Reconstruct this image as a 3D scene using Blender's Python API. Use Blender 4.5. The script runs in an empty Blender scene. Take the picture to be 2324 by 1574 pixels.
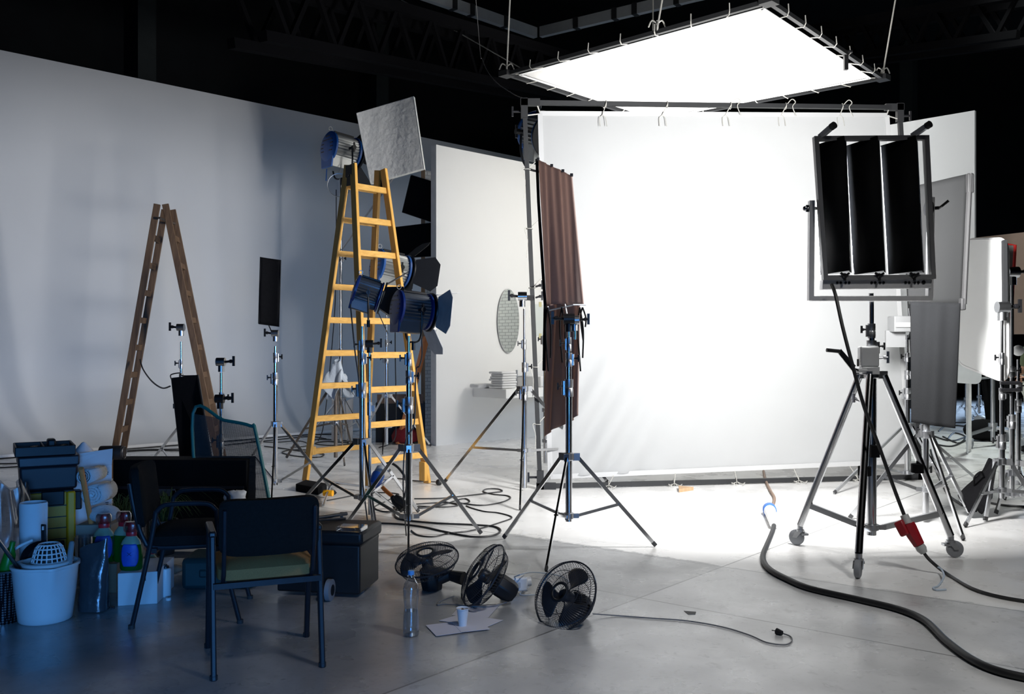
import bpy, bmesh, math, random
from mathutils import Vector, Matrix, noise
random.seed(7)
S = bpy.context.scene
COL = S.collection
V = Vector
FPX = 2100.0          # focal length in photo pixels
CH = 1.45             # camera height
def P(x, y, d): return V(((x-1162)/FPX*d, d, CH-(y-787)/FPX*d))
def F(x, y, z=0.0):
    d = (CH-z)*FPX/(y-787.0)
    return V(((x-1162)/FPX*d, d, z))
def ZY(y, d): return CH-(y-787)/FPX*d
def basis(d, up=(0,0,1)):
    z = V(d).normalized(); x = V(up).cross(z)
    if x.length < 1e-4: x = V((1,0,0))
    x.normalize(); y = z.cross(x)
    return x, y, z
def frame(c, d, up=(0,0,1)):
    x, y, z = basis(d, up)
    return Matrix(((x.x,y.x,z.x,c[0]),(x.y,y.y,z.y,c[1]),(x.z,y.z,z.z,c[2]),(0,0,0,1)))
def smoothpath(pts, n=6, closed=False):
    pts = [V(p) for p in pts]; L = len(pts)
    if L < 3: return pts
    out = []
    rng = range(L) if closed else range(L-1)
    for i in rng:
        if closed: p0,p1,p2,p3 = pts[i-1],pts[i],pts[(i+1)%L],pts[(i+2)%L]
        else: p0,p1,p2,p3 = pts[max(i-1,0)],pts[i],pts[i+1],pts[min(i+2,L-1)]
        for k in range(n):
            t = k/n
            out.append(.5*((2*p1)+(p2-p0)*t+(2*p0-5*p1+4*p2-p3)*t*t+(3*p1-p0-3*p2+p3)*t*t*t))
    if not closed: out.append(pts[-1].copy())
    return out

class MB:
    def __init__(s, M=None): s.v=[]; s.f=[]; s.M=M
    def add(s, vs, fs):
        o = len(s.v)
        s.v += [(s.M @ V(p)) if s.M is not None else V(p) for p in vs]
        s.f += [tuple(i+o for i in f) for f in fs]
        return s
    def obb(s, c, a, b, d):          # half vectors
        c,a,b,d = V(c),V(a),V(b),V(d)
        vs = [c+i*a+j*b+k*d for k in (-1,1) for j in (-1,1) for i in (-1,1)]
        return s.add(vs, [(0,2,3,1),(4,5,7,6),(0,1,5,4),(2,6,7,3),(0,4,6,2),(1,3,7,5)])
    def box(s, c, x, y, z, rz=0):
        a = V((math.cos(rz),math.sin(rz),0))*x/2; b = V((-math.sin(rz),math.cos(rz),0))*y/2
        return s.obb(c, a, b, V((0,0,z/2)))
    def bar(s, p0, p1, w, h, up=(0,0,1)):
        p0,p1 = V(p0),V(p1); x,y,z = basis(p1-p0, up)
        return s.obb((p0+p1)/2, x*w/2, y*h/2, (p1-p0)/2)
    def tube(s, pts, r, n=8, closed=False, caps=True):
        pts = [V(p) for p in pts]; L = len(pts)
        rs = r if isinstance(r,(list,tuple)) else [r]*L
        t0 = (pts[1]-pts[0]).normalized(); x,y,_ = basis(t0, (0,0,1) if abs(t0.z)<.9 else (0,1,0))
        vs=[]; 
        for i,p in enumerate(pts):
            if closed: t = pts[(i+1)%L]-pts[i-1]
            else: t = pts[min(i+1,L-1)]-pts[max(i-1,0)]
            if t.length < 1e-9: t = t0.copy()
            t.normalize()
            x = x - t*x.dot(t)
            if x.length < 1e-5: x = basis(t)[0]
            x.normalize(); y = t.cross(x)
            for k in range(n):
                a = 2*math.pi*k/n
                vs.append(p+(x*math.cos(a)+y*math.sin(a))*rs[i])
        fs=[]
        for i in range(L if closed else L-1):
            j=(i+1)%L
            for k in range(n):
                m=(k+1)%n
                fs.append((i*n+k,i*n+m,j*n+m,j*n+k))
        if caps and not closed:
            fs.append(tuple(range(n-1,-1,-1))); fs.append(tuple((L-1)*n+k for k in range(n)))
        return s.add(vs,fs)
    def cyl(s, p0, p1, r, r1=None, n=14): return s.tube([p0,p1],[r, r if r1 is None else r1],n)
    def lathe(s, o, ax, prof, n=24, up=(0,1,0), fin=0):
        o=V(o); x,y,z=basis(ax, up if abs(V(ax).normalized().dot(V(up)))<.95 else (1,0,0))
        vs=[];fs=[];L=len(prof)
        for r,h in prof:
            for k in range(n):
                a=2*math.pi*k/n; rr = r*(1-(fin if k%2 else 0))
                vs.append(o+z*h+(x*math.cos(a)+y*math.sin(a))*rr)
        for i in range(L-1):
            for k in range(n):
                m=(k+1)%n; fs.append((i*n+k,i*n+m,(i+1)*n+m,(i+1)*n+k))
        if prof[0][0]>1e-6 : fs.append(tuple(range(n-1,-1,-1)))
        if prof[-1][0]>1e-6: fs.append(tuple((L-1)*n+k for k in range(n)))
        return s.add(vs,fs)
    def ring(s, o, ax, R, r, n=32, m=6):
        x,y,z=basis(ax,(0,0,1) if abs(V(ax).normalized().z)<.95 else (0,1,0)); o=V(o)
        return s.tube([o+(x*math.cos(2*math.pi*k/n)+y*math.sin(2*math.pi*k/n))*R for k in range(n)], r, m, closed=True)
    def prism(s, poly, ext):
        poly=[V(p) for p in poly]; e=V(ext); n=len(poly)
        return s.add(poly+[p+e for p in poly],[tuple(range(n-1,-1,-1)),tuple(range(n,2*n))]+[(i,(i+1)%n,(i+1)%n+n,i+n) for i in range(n)])
    def sheet(s, fn, nu, nv):
        vs=[fn(i/nu,j/nv) for j in range(nv+1) for i in range(nu+1)]
        return s.add(vs,[(j*(nu+1)+i,j*(nu+1)+i+1,(j+1)*(nu+1)+i+1,(j+1)*(nu+1)+i) for j in range(nv) for i in range(nu)])
    def ball(s, c, r, n=14, sc=(1,1,1)):
        c=V(c); vs=[];fs=[];m=n//2
        for j in range(m+1):
            t=math.pi*j/m
            for k in range(n):
                a=2*math.pi*k/n; vs.append(c+V((math.sin(t)*math.cos(a)*r*sc[0],math.sin(t)*math.sin(a)*r*sc[1],math.cos(t)*r*sc[2])))
        for j in range(m):
            for k in range(n): fs.append((j*n+k,(j+1)*n+k,(j+1)*n+(k+1)%n,j*n+(k+1)%n))
        return s.add(vs,fs)
    def mesh(s, name, off, sharp=35, smooth=True):
        me=bpy.data.meshes.new(name); me.from_pydata([p-off for p in s.v],[],s.f)
        bm=bmesh.new(); bm.from_mesh(me)
        bmesh.ops.remove_doubles(bm, verts=bm.verts, dist=1e-6)
        bmesh.ops.recalc_face_normals(bm, faces=bm.faces); bm.to_mesh(me); bm.free()
        if smooth:
            for p in me.polygons: p.use_smooth=True
            me.set_sharp_from_angle(angle=math.radians(sharp))
        return me
    def build(s, name, mat, parent=None, bevel=0, solid=0, sub=0, sharp=35, label=None):
        off=V((0,0,0))
        if parent is not None: off=ORG[parent.name]
        elif s.v:
            xs=[p.x for p in s.v]; ys=[p.y for p in s.v]; zs=[p.z for p in s.v]
            off=V(((min(xs)+max(xs))/2,(min(ys)+max(ys))/2,min(zs)))
        o=bpy.data.objects.new(name, s.mesh(name,off,sharp)); COL.objects.link(o)
        o.data.materials.append(mat)
        if parent is not None: o.parent=parent
        else: o.location=off
        ORG[o.name]=off
        if solid: m=o.modifiers.new('solid','SOLIDIFY'); m.thickness=solid; m.offset=0
        if bevel: m=o.modifiers.new('bevel','BEVEL'); m.width=bevel; m.segments=2; m.limit_method='ANGLE'
        if sub: m=o.modifiers.new('sub','SUBSURF'); m.levels=sub; m.render_levels=sub
        if label: o['label']=label
        return o
ORG={}
def tag(o,label,cat,group=None,kind=None):
    o['label']=label; o['category']=cat
    if group: o['group']=group
    if kind: o['kind']=kind
    return o
def thing(name,label,cat,loc,group=None):
    o=bpy.data.objects.new(name,None); COL.objects.link(o); o.location=loc; o.empty_display_size=.1
    ORG[o.name]=V(loc); return tag(o,label,cat,group)
def struct(name,mb,mat,label=None,cat=None,**k):
    o=mb.build(name,mat,None,**k); o['kind']='structure'
    if label: o['label']=label
    o['category']=cat or name.split('_')[0]
    return o

# ---------------------------------------------------------------- materials
def newmat(name):
    m=bpy.data.materials.new(name); m.use_nodes=True
    nt=m.node_tree; return m,nt,nt.nodes['Principled BSDF']
def mat(name,c,rough=.5,metal=0,var=.0,scale=8,bump=0,bscale=40,stretch=(1,1,1),spec=None,trans=0,alpha=1,coat=0):
    m,nt,b=newmat(name); N=nt.nodes; L=nt.links
    b.inputs['Base Color'].default_value=(*c,1); b.inputs['Roughness'].default_value=rough; b.inputs['Metallic'].default_value=metal
    if spec is not None: b.inputs['Specular IOR Level'].default_value=spec
    if trans: b.inputs['Transmission Weight'].default_value=trans
    if alpha<1: b.inputs['Alpha'].default_value=alpha
    if coat: b.inputs['Coat Weight'].default_value=coat
    tc=N.new('ShaderNodeTexCoord'); mp=N.new('ShaderNodeMapping'); mp.inputs['Scale'].default_value=stretch
    L.new(tc.outputs['Object'],mp.inputs['Vector'])
    n=N.new('ShaderNodeTexNoise'); n.inputs['Scale'].default_value=scale; n.inputs['Detail'].default_value=5
    L.new(mp.outputs[0],n.inputs['Vector'])
    r=N.new('ShaderNodeMapRange'); r.inputs[3].default_value=1-var; r.inputs[4].default_value=1+var
    L.new(n.outputs['Fac'],r.inputs[0])
    mx=N.new('ShaderNodeVectorMath'); mx.operation='SCALE'; mx.inputs[0].default_value=c
    L.new(r.outputs[0],mx.inputs['Scale']); L.new(mx.outputs[0],b.inputs['Base Color'])
    if bump:
        n2=N.new('ShaderNodeTexNoise'); n2.inputs['Scale'].default_value=bscale; n2.inputs['Detail'].default_value=4
        L.new(mp.outputs[0],n2.inputs['Vector'])
        bp=N.new('ShaderNodeBump'); bp.inputs['Strength'].default_value=bump; bp.inputs['Distance'].default_value=.02
        L.new(n2.outputs['Fac'],bp.inputs['Height']); L.new(bp.outputs[0],b.inputs['Normal'])
    return m
def emis(name,c,s):
    m=bpy.data.materials.new(name); m.use_nodes=True; nt=m.node_tree; nt.nodes.clear()
    e=nt.nodes.new('ShaderNodeEmission'); e.inputs[0].default_value=(*c,1); e.inputs[1].default_value=s
    o=nt.nodes.new('ShaderNodeOutputMaterial'); nt.links.new(e.outputs[0],o.inputs[0]); return m
def silkmat(name,c,tr=.45):
    m=bpy.data.materials.new(name); m.use_nodes=True; nt=m.node_tree; nt.nodes.clear(); N=nt.nodes; L=nt.links
    d=N.new('ShaderNodeBsdfDiffuse'); t=N.new('ShaderNodeBsdfTranslucent'); mx=N.new('ShaderNodeMixShader'); o=N.new('ShaderNodeOutputMaterial')
    tc=N.new('ShaderNodeTexCoord'); n=N.new('ShaderNodeTexNoise'); n.inputs['Scale'].default_value=1.5; L.new(tc.outputs['Object'],n.inputs['Vector'])
    r=N.new('ShaderNodeMapRange'); r.inputs[3].default_value=.94; r.inputs[4].default_value=1.03; L.new(n.outputs['Fac'],r.inputs[0])
    mv=N.new('ShaderNodeVectorMath'); mv.operation='SCALE'; mv.inputs[0].default_value=c; L.new(r.outputs[0],mv.inputs['Scale'])
    L.new(mv.outputs[0],d.inputs[0]); L.new(mv.outputs[0],t.inputs[0]); mx.inputs[0].default_value=tr
    L.new(d.outputs[0],mx.inputs[1]); L.new(t.outputs[0],mx.inputs[2]); L.new(mx.outputs[0],o.inputs[0]); return m
def glassmat(name,c=(1,1,1),rough=0.02,ior=1.33,mixt=.6):
    # clear plastic / glass: glossy glass mixed with plain transparency so that light passes
    m=bpy.data.materials.new(name); m.use_nodes=True; nt=m.node_tree; nt.nodes.clear(); N=nt.nodes; L=nt.links
    g=N.new('ShaderNodeBsdfGlossy'); g.inputs['Roughness'].default_value=rough
    t=N.new('ShaderNodeBsdfTransparent'); t.inputs[0].default_value=(*c,1)
    lw=N.new('ShaderNodeLayerWeight'); lw.inputs[0].default_value=mixt
    r=N.new('ShaderNodeMapRange'); r.inputs[3].default_value=.06; r.inputs[4].default_value=.75; L.new(lw.outputs['Facing'],r.inputs[0])
    mx=N.new('ShaderNodeMixShader'); o=N.new('ShaderNodeOutputMaterial')
    L.new(r.outputs[0],mx.inputs[0]); L.new(t.outputs[0],mx.inputs[1]); L.new(g.outputs[0],mx.inputs[2]); L.new(mx.outputs[0],o.inputs[0]); return m
def woodmat(name,c1,c2,stretch,rough=.45):
    m,nt,b=newmat(name); N=nt.nodes; L=nt.links
    tc=N.new('ShaderNodeTexCoord'); mp=N.new('ShaderNodeMapping'); mp.inputs['Scale'].default_value=stretch; L.new(tc.outputs['Object'],mp.inputs[0])
    n=N.new('ShaderNodeTexNoise'); n.inputs['Scale'].default_value=6; n.inputs['Detail'].default_value=7; n.inputs['Distortion'].default_value=.6; L.new(mp.outputs[0],n.inputs[0])
    cr=N.new('ShaderNodeValToRGB'); cr.color_ramp.elements[0].position=.3; cr.color_ramp.elements[1].position=.7
    cr.color_ramp.elements[0].color=(*c1,1); cr.color_ramp.elements[1].color=(*c2,1)
    L.new(n.outputs['Fac'],cr.inputs[0]); L.new(cr.outputs[0],b.inputs['Base Color']); b.inputs['Roughness'].default_value=rough
    return m
def meshmat(name,c,scale=260,hole=.55):
    # woven net: real holes through a fine grid
    m,nt,b=newmat(name); N=nt.nodes; L=nt.links
    b.inputs['Base Color'].default_value=(*c,1); b.inputs['Roughness'].default_value=.7
    tc=N.new('ShaderNodeTexCoord'); sx=N.new('ShaderNodeSeparateXYZ'); L.new(tc.outputs['Object'],sx.inputs[0])
    outs=[]
    for k in (0,2):
        a=N.new('ShaderNodeMath'); a.operation='MULTIPLY'; a.inputs[1].default_value=scale; L.new(sx.outputs[k],a.inputs[0])
        f=N.new('ShaderNodeMath'); f.operation='FRACT'; L.new(a.outputs[0],f.inputs[0])
        g=N.new('ShaderNodeMath'); g.operation='LESS_THAN'; g.inputs[1].default_value=hole; L.new(f.outputs[0],g.inputs[0]); outs.append(g)
    mu=N.new('ShaderNodeMath'); mu.operation='MULTIPLY'; L.new(outs[0].outputs[0],mu.inputs[0]); L.new(outs[1].outputs[0],mu.inputs[1])
    iv=N.new('ShaderNodeMath'); iv.operation='SUBTRACT'; iv.inputs[0].default_value=1; L.new(mu.outputs[0],iv.inputs[1]); L.new(iv.outputs[0],b.inputs['Alpha'])
    return m
def brickmat(name,c1,c2,mortar,scale,rot=(0,0,0)):
    m,nt,b=newmat(name); N=nt.nodes; L=nt.links
    tc=N.new('ShaderNodeTexCoord'); mp=N.new('ShaderNodeMapping'); mp.inputs['Rotation'].default_value=rot; L.new(tc.outputs['Object'],mp.inputs[0])
    t=N.new('ShaderNodeTexBrick'); t.inputs['Scale'].default_value=scale; t.inputs['Color1'].default_value=(*c1,1); t.inputs['Color2'].default_value=(*c2,1); t.inputs['Mortar'].default_value=(*mortar,1)
    t.inputs['Mortar Size'].default_value=.025; L.new(mp.outputs[0],t.inputs[0]); L.new(t.outputs[0],b.inputs['Base Color']); b.inputs['Roughness'].default_value=.4
    bp=N.new('ShaderNodeBump'); bp.inputs['Strength'].default_value=.5; bp.inputs['Distance'].default_value=.01; bp.invert=True
    L.new(t.outputs['Fac'],bp.inputs['Height']); L.new(bp.outputs[0],b.inputs['Normal']); return m

chrome=mat('chrome',(.62,.63,.65),.16,1,var=.12,scale=14)
steel=mat('steel',(.45,.46,.48),.34,1,var=.15,scale=20)
alu=mat('brushed_aluminium',(.86,.86,.87),.33,.35,var=.1,scale=20)
rustm=mat('worn_iron',(.12,.1,.085),.55,.6,var=.4,scale=25)
blackm=mat('black_metal',(.012,.012,.014),.4,.2,var=.3,scale=20)
blackp=mat('black_plastic',(.010,.0105,.012),.5,0,var=.25,scale=15,spec=.35)
blackr=mat('black_reflector_paint',(.004,.0045,.0055),.7,0,var=.3,spec=.1)
trussm=mat('black_truss_paint',(.0025,.0025,.003),.9,0,spec=.02)
blackf=mat('black_cloth',(.006,.006,.007),.95,0,var=.3,scale=30,bump=.2,bscale=300,spec=.1)
rubber=mat('rubber',(.03,.03,.032),.75,0)
greyrub=mat('grey_tyre',(.22,.23,.25),.6,0,var=.1)
yellowp=mat('yellow_plastic',(.85,.38,.008),.45,0,var=.1)
bluem=mat('blue_enamel',(.012,.11,.42),.35,0,var=.15,scale=12)
bluedk=mat('dark_blue_enamel',(.008,.03,.16),.35,0,var=.15,scale=12)
finm=mat('silver_fins',(.42,.43,.42),.4,.7,var=.1)
findk=mat('smoke_grey_fins',(.10,.11,.125),.4,.5,var=.3,scale=9)
whitep=mat('white_plastic',(.72,.73,.74),.4,0,var=.04)
paper=mat('white_paper',(.74,.74,.76),.8,0,var=.05)
whitecard=mat('white_card',(.72,.72,.73),.8,0,var=.08,scale=5)
towelm=mat('white_terry',(.78,.78,.78),.95,0,var=.05,bump=.6,bscale=160)
greenl=mat('green_detergent',(.006,.11,.012),.25,0,trans=.2)
blueL=mat('blue_label',(.02,.09,.5),.5,0,var=.25,scale=40)
redp=mat('red_plastic',(.55,.02,.03),.35)
redc=mat('red_connector',(.30,.012,.02),.4,var=.2)
bluec=mat('blue_connector',(.03,.12,.42),.4,var=.2)
greyc=mat('grey_connector',(.45,.46,.46),.5,var=.1)
tealp=mat('teal_plastic',(.01,.045,.05),.5,var=.2)
tealt=mat('teal_tape',(.005,.14,.13),.5,var=.2)
ywood=woodmat('yellow_wood',(.52,.27,.05),(.66,.36,.08),(8,8,1))
ywoodx=woodmat('yellow_wood_rung',(.52,.28,.06),(.68,.39,.1),(2,2,8))
bwood=woodmat('old_brown_wood',(.085,.045,.022),(.17,.10,.052),(7,7,.8),.6)
stickw=woodmat('orange_wood',(.85,.27,.08),(.95,.34,.11),(6,6,1))
studw=woodmat('raw_stud_wood',(.35,.22,.12),(.45,.3,.18),(6,6,1),.7)
silk=silkmat('white_silk',(.47,.478,.485),.42)
silk2=silkmat('overhead_silk',(.52,.52,.515),.35)
cycm=mat('cyclorama_paint',(.80,.80,.80),.85,0,var=.035,scale=1.2)
flatm=mat('white_flat_paint',(.78,.78,.765),.7,0,var=.02,scale=2)
flatb=mat('grey_flat_paint',(.50,.52,.53),.8,0,var=.03,scale=2)
tapem=mat('worn_edge_tape',(.022,.022,.023),.7,0,var=.3)
edgem=mat('flat_edge',(.66,.66,.66),.8,0,var=.15,scale=9)
brownb=mat('brown_board',(.20,.14,.11),.8,0,var=.1,scale=5)
brickw=brickmat('white_brick',(.55,.57,.55),(.50,.52,.51),(.28,.29,.29),4.2,(math.radians(90),0,0))
bricks2=brickmat('pale_brick',(.74,.74,.72),(.66,.66,.65),(.40,.40,.40),4.2,(math.radians(90),0,0))
polym=mat('polystyrene',(.60,.60,.585),.9,0,var=.12,scale=7,bump=1,bscale=14)
polylit=mat('polystyrene_lit_edge',(.75,.75,.73),.9,0,var=.1,bump=.5,bscale=30)  # same foam as the face, paler to paint in light along the right edge
brownc=silkmat('brown_cloth',(.44,.345,.315),.55)
brownd=silkmat('dark_brown_towelling',(.32,.23,.20),.4)
greycl=mat('grey_cloth',(.0085,.009,.010),.9,0,var=.15,scale=5,bump=.2,bscale=200,spec=.15)
whiter=mat('white_reflector',(.72,.73,.72),.35,0,var=.03)
hemm=mat('silk_hem',(.40,.405,.41),.8)
rope=mat('pale_rope',(.36,.355,.33),.85,0,var=.2,scale=90)
cablem=mat('black_cable',(.013,.0135,.015),.5,0,var=.2)
cableg=mat('grey_cable',(.16,.16,.165),.5,0,var=.2)
cableb=mat('brown_cable',(.22,.15,.11),.6,0,var=.2)
cablew=mat('pale_blue_cord',(.42,.5,.6),.5,0,var=.1)
orangec=mat('orange_cable',(.75,.18,.02),.5)
chairp=mat('chair_paint',(.016,.017,.022),.42,0,spec=.22,var=.3,scale=30)
chairf=mat('chair_black_cloth',(.012,.0115,.011),.95,0,var=.3,scale=90,bump=.3,bscale=400,spec=.1)
olive=mat('olive_seat_cloth',(.34,.185,.07),.95,0,var=.25,scale=200,bump=.3,bscale=400,spec=.1)
fanw=mat('fan_wire',(.03,.033,.04),.35,.3)
fanb=mat('fan_blade',(.02,.023,.03),.4,0,var=.3)
clear=glassmat('clear_plastic',(.93,.96,1),.04)
water=glassmat('water',(.86,.93,1),.03,mixt=.4)
clearw=glassmat('frosted_cap',(.75,.62,.62),.25,mixt=.7)
bagm=mat('foil_bag',(.06,.065,.075),.22,.25,var=.4,scale=6,bump=.5,bscale=9)
bagc=glassmat('clear_bag',(.5,.54,.6),.3,mixt=.3)
mirrorm=mat('mirror',(.80,.83,.81),.02,1)
darkr=mat('black_rigging',(.02,.021,.023),.6,.3,var=.2)
blackwall=mat('black_wall',(.0045,.005,.0055),.95,0,var=.3,scale=3,spec=.05)
colm=mat('dark_column_paint',(.011,.013,.013),.9,0,var=.2,spec=.1)
bandm=mat('pale_gantry_paint',(.30,.315,.33),.7,0,var=.1)
grassm=mat('grass_leaf',(.035,.075,.02),.6,0,var=.4,scale=20)
potm=mat('dark_pot',(.05,.05,.05),.6)
skinm=mat('skin',(.55,.30,.2),.55,var=.05)
shirtm=mat('olive_shirt',(.13,.16,.09),.9,var=.1)
khaki=mat('pale_khaki_cloth',(.55,.56,.5),.9,var=.1)
hairm=mat('dark_hair',(.02,.015,.012),.6)
lensm=mat('lamp_lens',(.35,.38,.4),.08,.3)
tubem=emis('fluorescent_tube',(.92,.96,1),38)
# ---------------------------------------------------------------- camera
cam=bpy.data.cameras.new('camera'); co=bpy.data.objects.new('camera',cam); COL.objects.link(co)
cam.sensor_width=36; cam.lens=36*FPX/2324; cam.clip_end=200; cam.clip_start=.05
co.location=(0,0,CH); co.rotation_euler=(math.pi/2,0,0); S.camera=co
S.view_settings.view_transform='Standard'; S.view_settings.look='None'; S.view_settings.gamma=1; S.view_settings.exposure=0
S.view_settings.use_curve_mapping=False
S.cycles.use_denoising=True; S.cycles.max_bounces=8; S.cycles.diffuse_bounces=4; S.cycles.transparent_max_bounces=24
S.cycles.caustics_reflective=False; S.cycles.sample_clamp_indirect=6
w=bpy.data.worlds.new('world'); S.world=w; w.use_nodes=True
w.node_tree.nodes['Background'].inputs[0].default_value=(.35,.5,1,1); w.node_tree.nodes['Background'].inputs[1].default_value=.003

# ---------------------------------------------------------------- floor
def lineeq(p,q):
    a,b=V((p.x,p.y)),V((q.x,q.y)); d=(b-a).normalized(); n=V((-d.y,d.x))
    if n.y<0: n=-n
    return n.x,n.y,-(n.x*a.x+n.y*a.y)
def lineeqs(p,q):     # positive on the right hand (+X) side
    n=lineeq(p,q); return n if n[0]>0 else tuple(-k for k in n)
def floormat():
    m,nt,b=newmat('studio_floor'); N=nt.nodes; L=nt.links
    g=N.new('ShaderNodeNewGeometry')
    def noise_(sc,det=6,vec=None,dist=0):
        n=N.new('ShaderNodeTexNoise'); n.inputs['Scale'].default_value=sc; n.inputs['Detail'].default_value=det; n.inputs['Distortion'].default_value=dist
        L.new(vec or g.outputs['Position'],n.inputs['Vector']); return n.outputs['Fac']
    def mth(op,a,b_=None):
        k=N.new('ShaderNodeMath'); k.operation=op
        for i,x in enumerate((a,b_)):
            if x is None: continue
            if isinstance(x,(int,float)): k.inputs[i].default_value=x
            else: L.new(x,k.inputs[i])
        return k.outputs[0]
    def dist(eq):
        d=N.new('ShaderNodeVectorMath'); d.operation='DOT_PRODUCT'; L.new(g.outputs['Position'],d.inputs[0]); d.inputs[1].default_value=(eq[0],eq[1],0)
        return mth('ADD',d.outputs['Value'],eq[2])
    def rng(x,a,b_,c,d,sm=True):
        k=N.new('ShaderNodeMapRange'); L.new(x,k.inputs[0])
        for i,t in enumerate((a,b_,c,d)): k.inputs[i+1].default_value=t
        if sm: k.interpolation_type='SMOOTHSTEP'
        return k.outputs[0]
    e1=dist(lineeq(F(1170,1213),F(2324,1387))); e2=dist(lineeq(F(1160,1211),F(800,1256)))
    nz=noise_(9,6); nzb=noise_(40,4)
    wob=mth('ADD',mth('MULTIPLY',mth('SUBTRACT',nz,.5),.16),mth('MULTIPLY',mth('SUBTRACT',nzb,.5),.06))
    mk=rng(mth('ADD',mth('MAXIMUM',e1,e2),wob),-.01,.03,0,1)
    # worn patches of the white paint and a paint scrape along the joint
    worn=rng(noise_(2.2,8),.5,.85,0,.08)
    def col(c1,c2,f):
        k=N.new('ShaderNodeMix'); k.data_type='RGBA'
        for i,x in ((6,c1),(7,c2)):
            if isinstance(x,tuple): k.inputs[i].default_value=(*x,1)
            else: L.new(x,k.inputs[i])
        if isinstance(f,(int,float)): k.inputs[0].default_value=f
        else: L.new(f,k.inputs[0])
        return k.outputs[2]
    conc=col((.25,.255,.26),(.42,.425,.43),rng(noise_(1.6,9,dist=.4),.36,.66,0,1))
    conc=col(conc,(.46,.465,.47),rng(noise_(5,10,dist=.8),.45,.95,0,.3))
    conc=col(conc,(.08,.08,.08),rng(noise_(3.3,6,dist=1),.5,.9,0,.45))
    conc=col(conc,(.10,.10,.105),rng(noise_(26,10,dist=.6),.55,.80,0,.45))
    slab_lit=rng(dist(lineeqs(F(870,1574),F(1640,1285))),-.01,.01,0,1)  # paler slab right of the diagonal joint, with glare on it painted in
    conc=col(conc,col((.60,.605,.61),(.40,.405,.41),rng(noise_(2.3,9,dist=.5),.3,.7,0,1)),mth('MULTIPLY',slab_lit,.8))
    conc=col(conc,(.13,.13,.135),rng(noise_(18,11,dist=1.2),.54,.82,0,.5))
    wh=col((.76,.757,.748),(.69,.686,.675),rng(noise_(1.1,8),.35,.7,0,1)); wh=col(wh,(.42,.42,.41),worn)
    c=col(conc,wh,mk)
    for p,q,wd in (((1145,1212),(2324,1387),.006),((865,1247),(2324,1518),.006),((870,1574),(1640,1285),.006)):
        d=mth('ABSOLUTE',dist(lineeq(F(*p),F(*q)))); c=col(c,(.03,.03,.03),rng(d,wd*.5,wd*1.4,.75,0))
    # thin white scrape beside the diagonal joint
    d3=dist(lineeq(F(870,1574),F(1640,1285))); sc=mth('MULTIPLY',rng(mth('ABSOLUTE',mth('ADD',d3,-.05)),.0,.06,1,0),rng(noise_(14,8),.52,.62,0,.7))
    c=col(c,(.6,.6,.58),mth('MULTIPLY',sc,rng(e1,-1.1,-.3,0,1)))
    L.new(c,b.inputs['Base Color'])
    L.new(rng(noise_(2.7,8),.3,.7,.22,.40),b.inputs['Roughness'])
    b.inputs['Specular IOR Level'].default_value=.5; b.inputs['Coat Weight'].default_value=.45; b.inputs['Coat Roughness'].default_value=.3
    bp=N.new('ShaderNodeBump'); bp.inputs['Strength'].default_value=.05; bp.inputs['Distance'].default_value=.006
    L.new(noise_(14,8),bp.inputs['Height']); L.new(bp.outputs[0],b.inputs['Normal'])
    return m
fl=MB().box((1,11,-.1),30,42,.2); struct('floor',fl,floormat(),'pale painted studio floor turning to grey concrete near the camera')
# ---------------------------------------------------------------- black hall
def wallseg(name,a,b,z0,z1,th,m,label):
    a=V((a[0],a[1],0)); b=V((b[0],b[1],0)); d=(b-a).normalized(); n=V((-d.y,d.x,0))
    struct(name,MB().prism([a+V((0,0,z0)),b+V((0,0,z0)),b+V((0,0,z1)),a+V((0,0,z1))],n*th),m,label)
wallseg('wall_left',(-13.8,7.9),(5.1,26.8),0,10,.2,blackwall,'black hall wall behind the curved grey backdrop')
wallseg('wall_back',(5.1,26.8),(16,26.8),0,10,.2,blackwall,'black wall at the far end of the hall')
wallseg('wall_right',(15.8,26.8),(15.8,-9.8),0,10,-.2,blackwall,'black wall on the right side of the hall')
wallseg('wall_side',(-13.8,-9.8),(-13.8,7.9),0,10,.2,blackwall,'black side wall left of the camera')
struct('ceiling',MB().box((1,8.5,10.1),30,37,.2),blackwall,'unlit black hall ceiling')
# columns
for x0,d in ((325,15.1),(858,18.4),(2062,22.0)):
    c=P(x0,787,d); struct('column',MB().box((c.x,c.y,5),.3,.3,10,math.radians(45)),colm,'dark steel column standing out faintly from the black wall','column')
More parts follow.
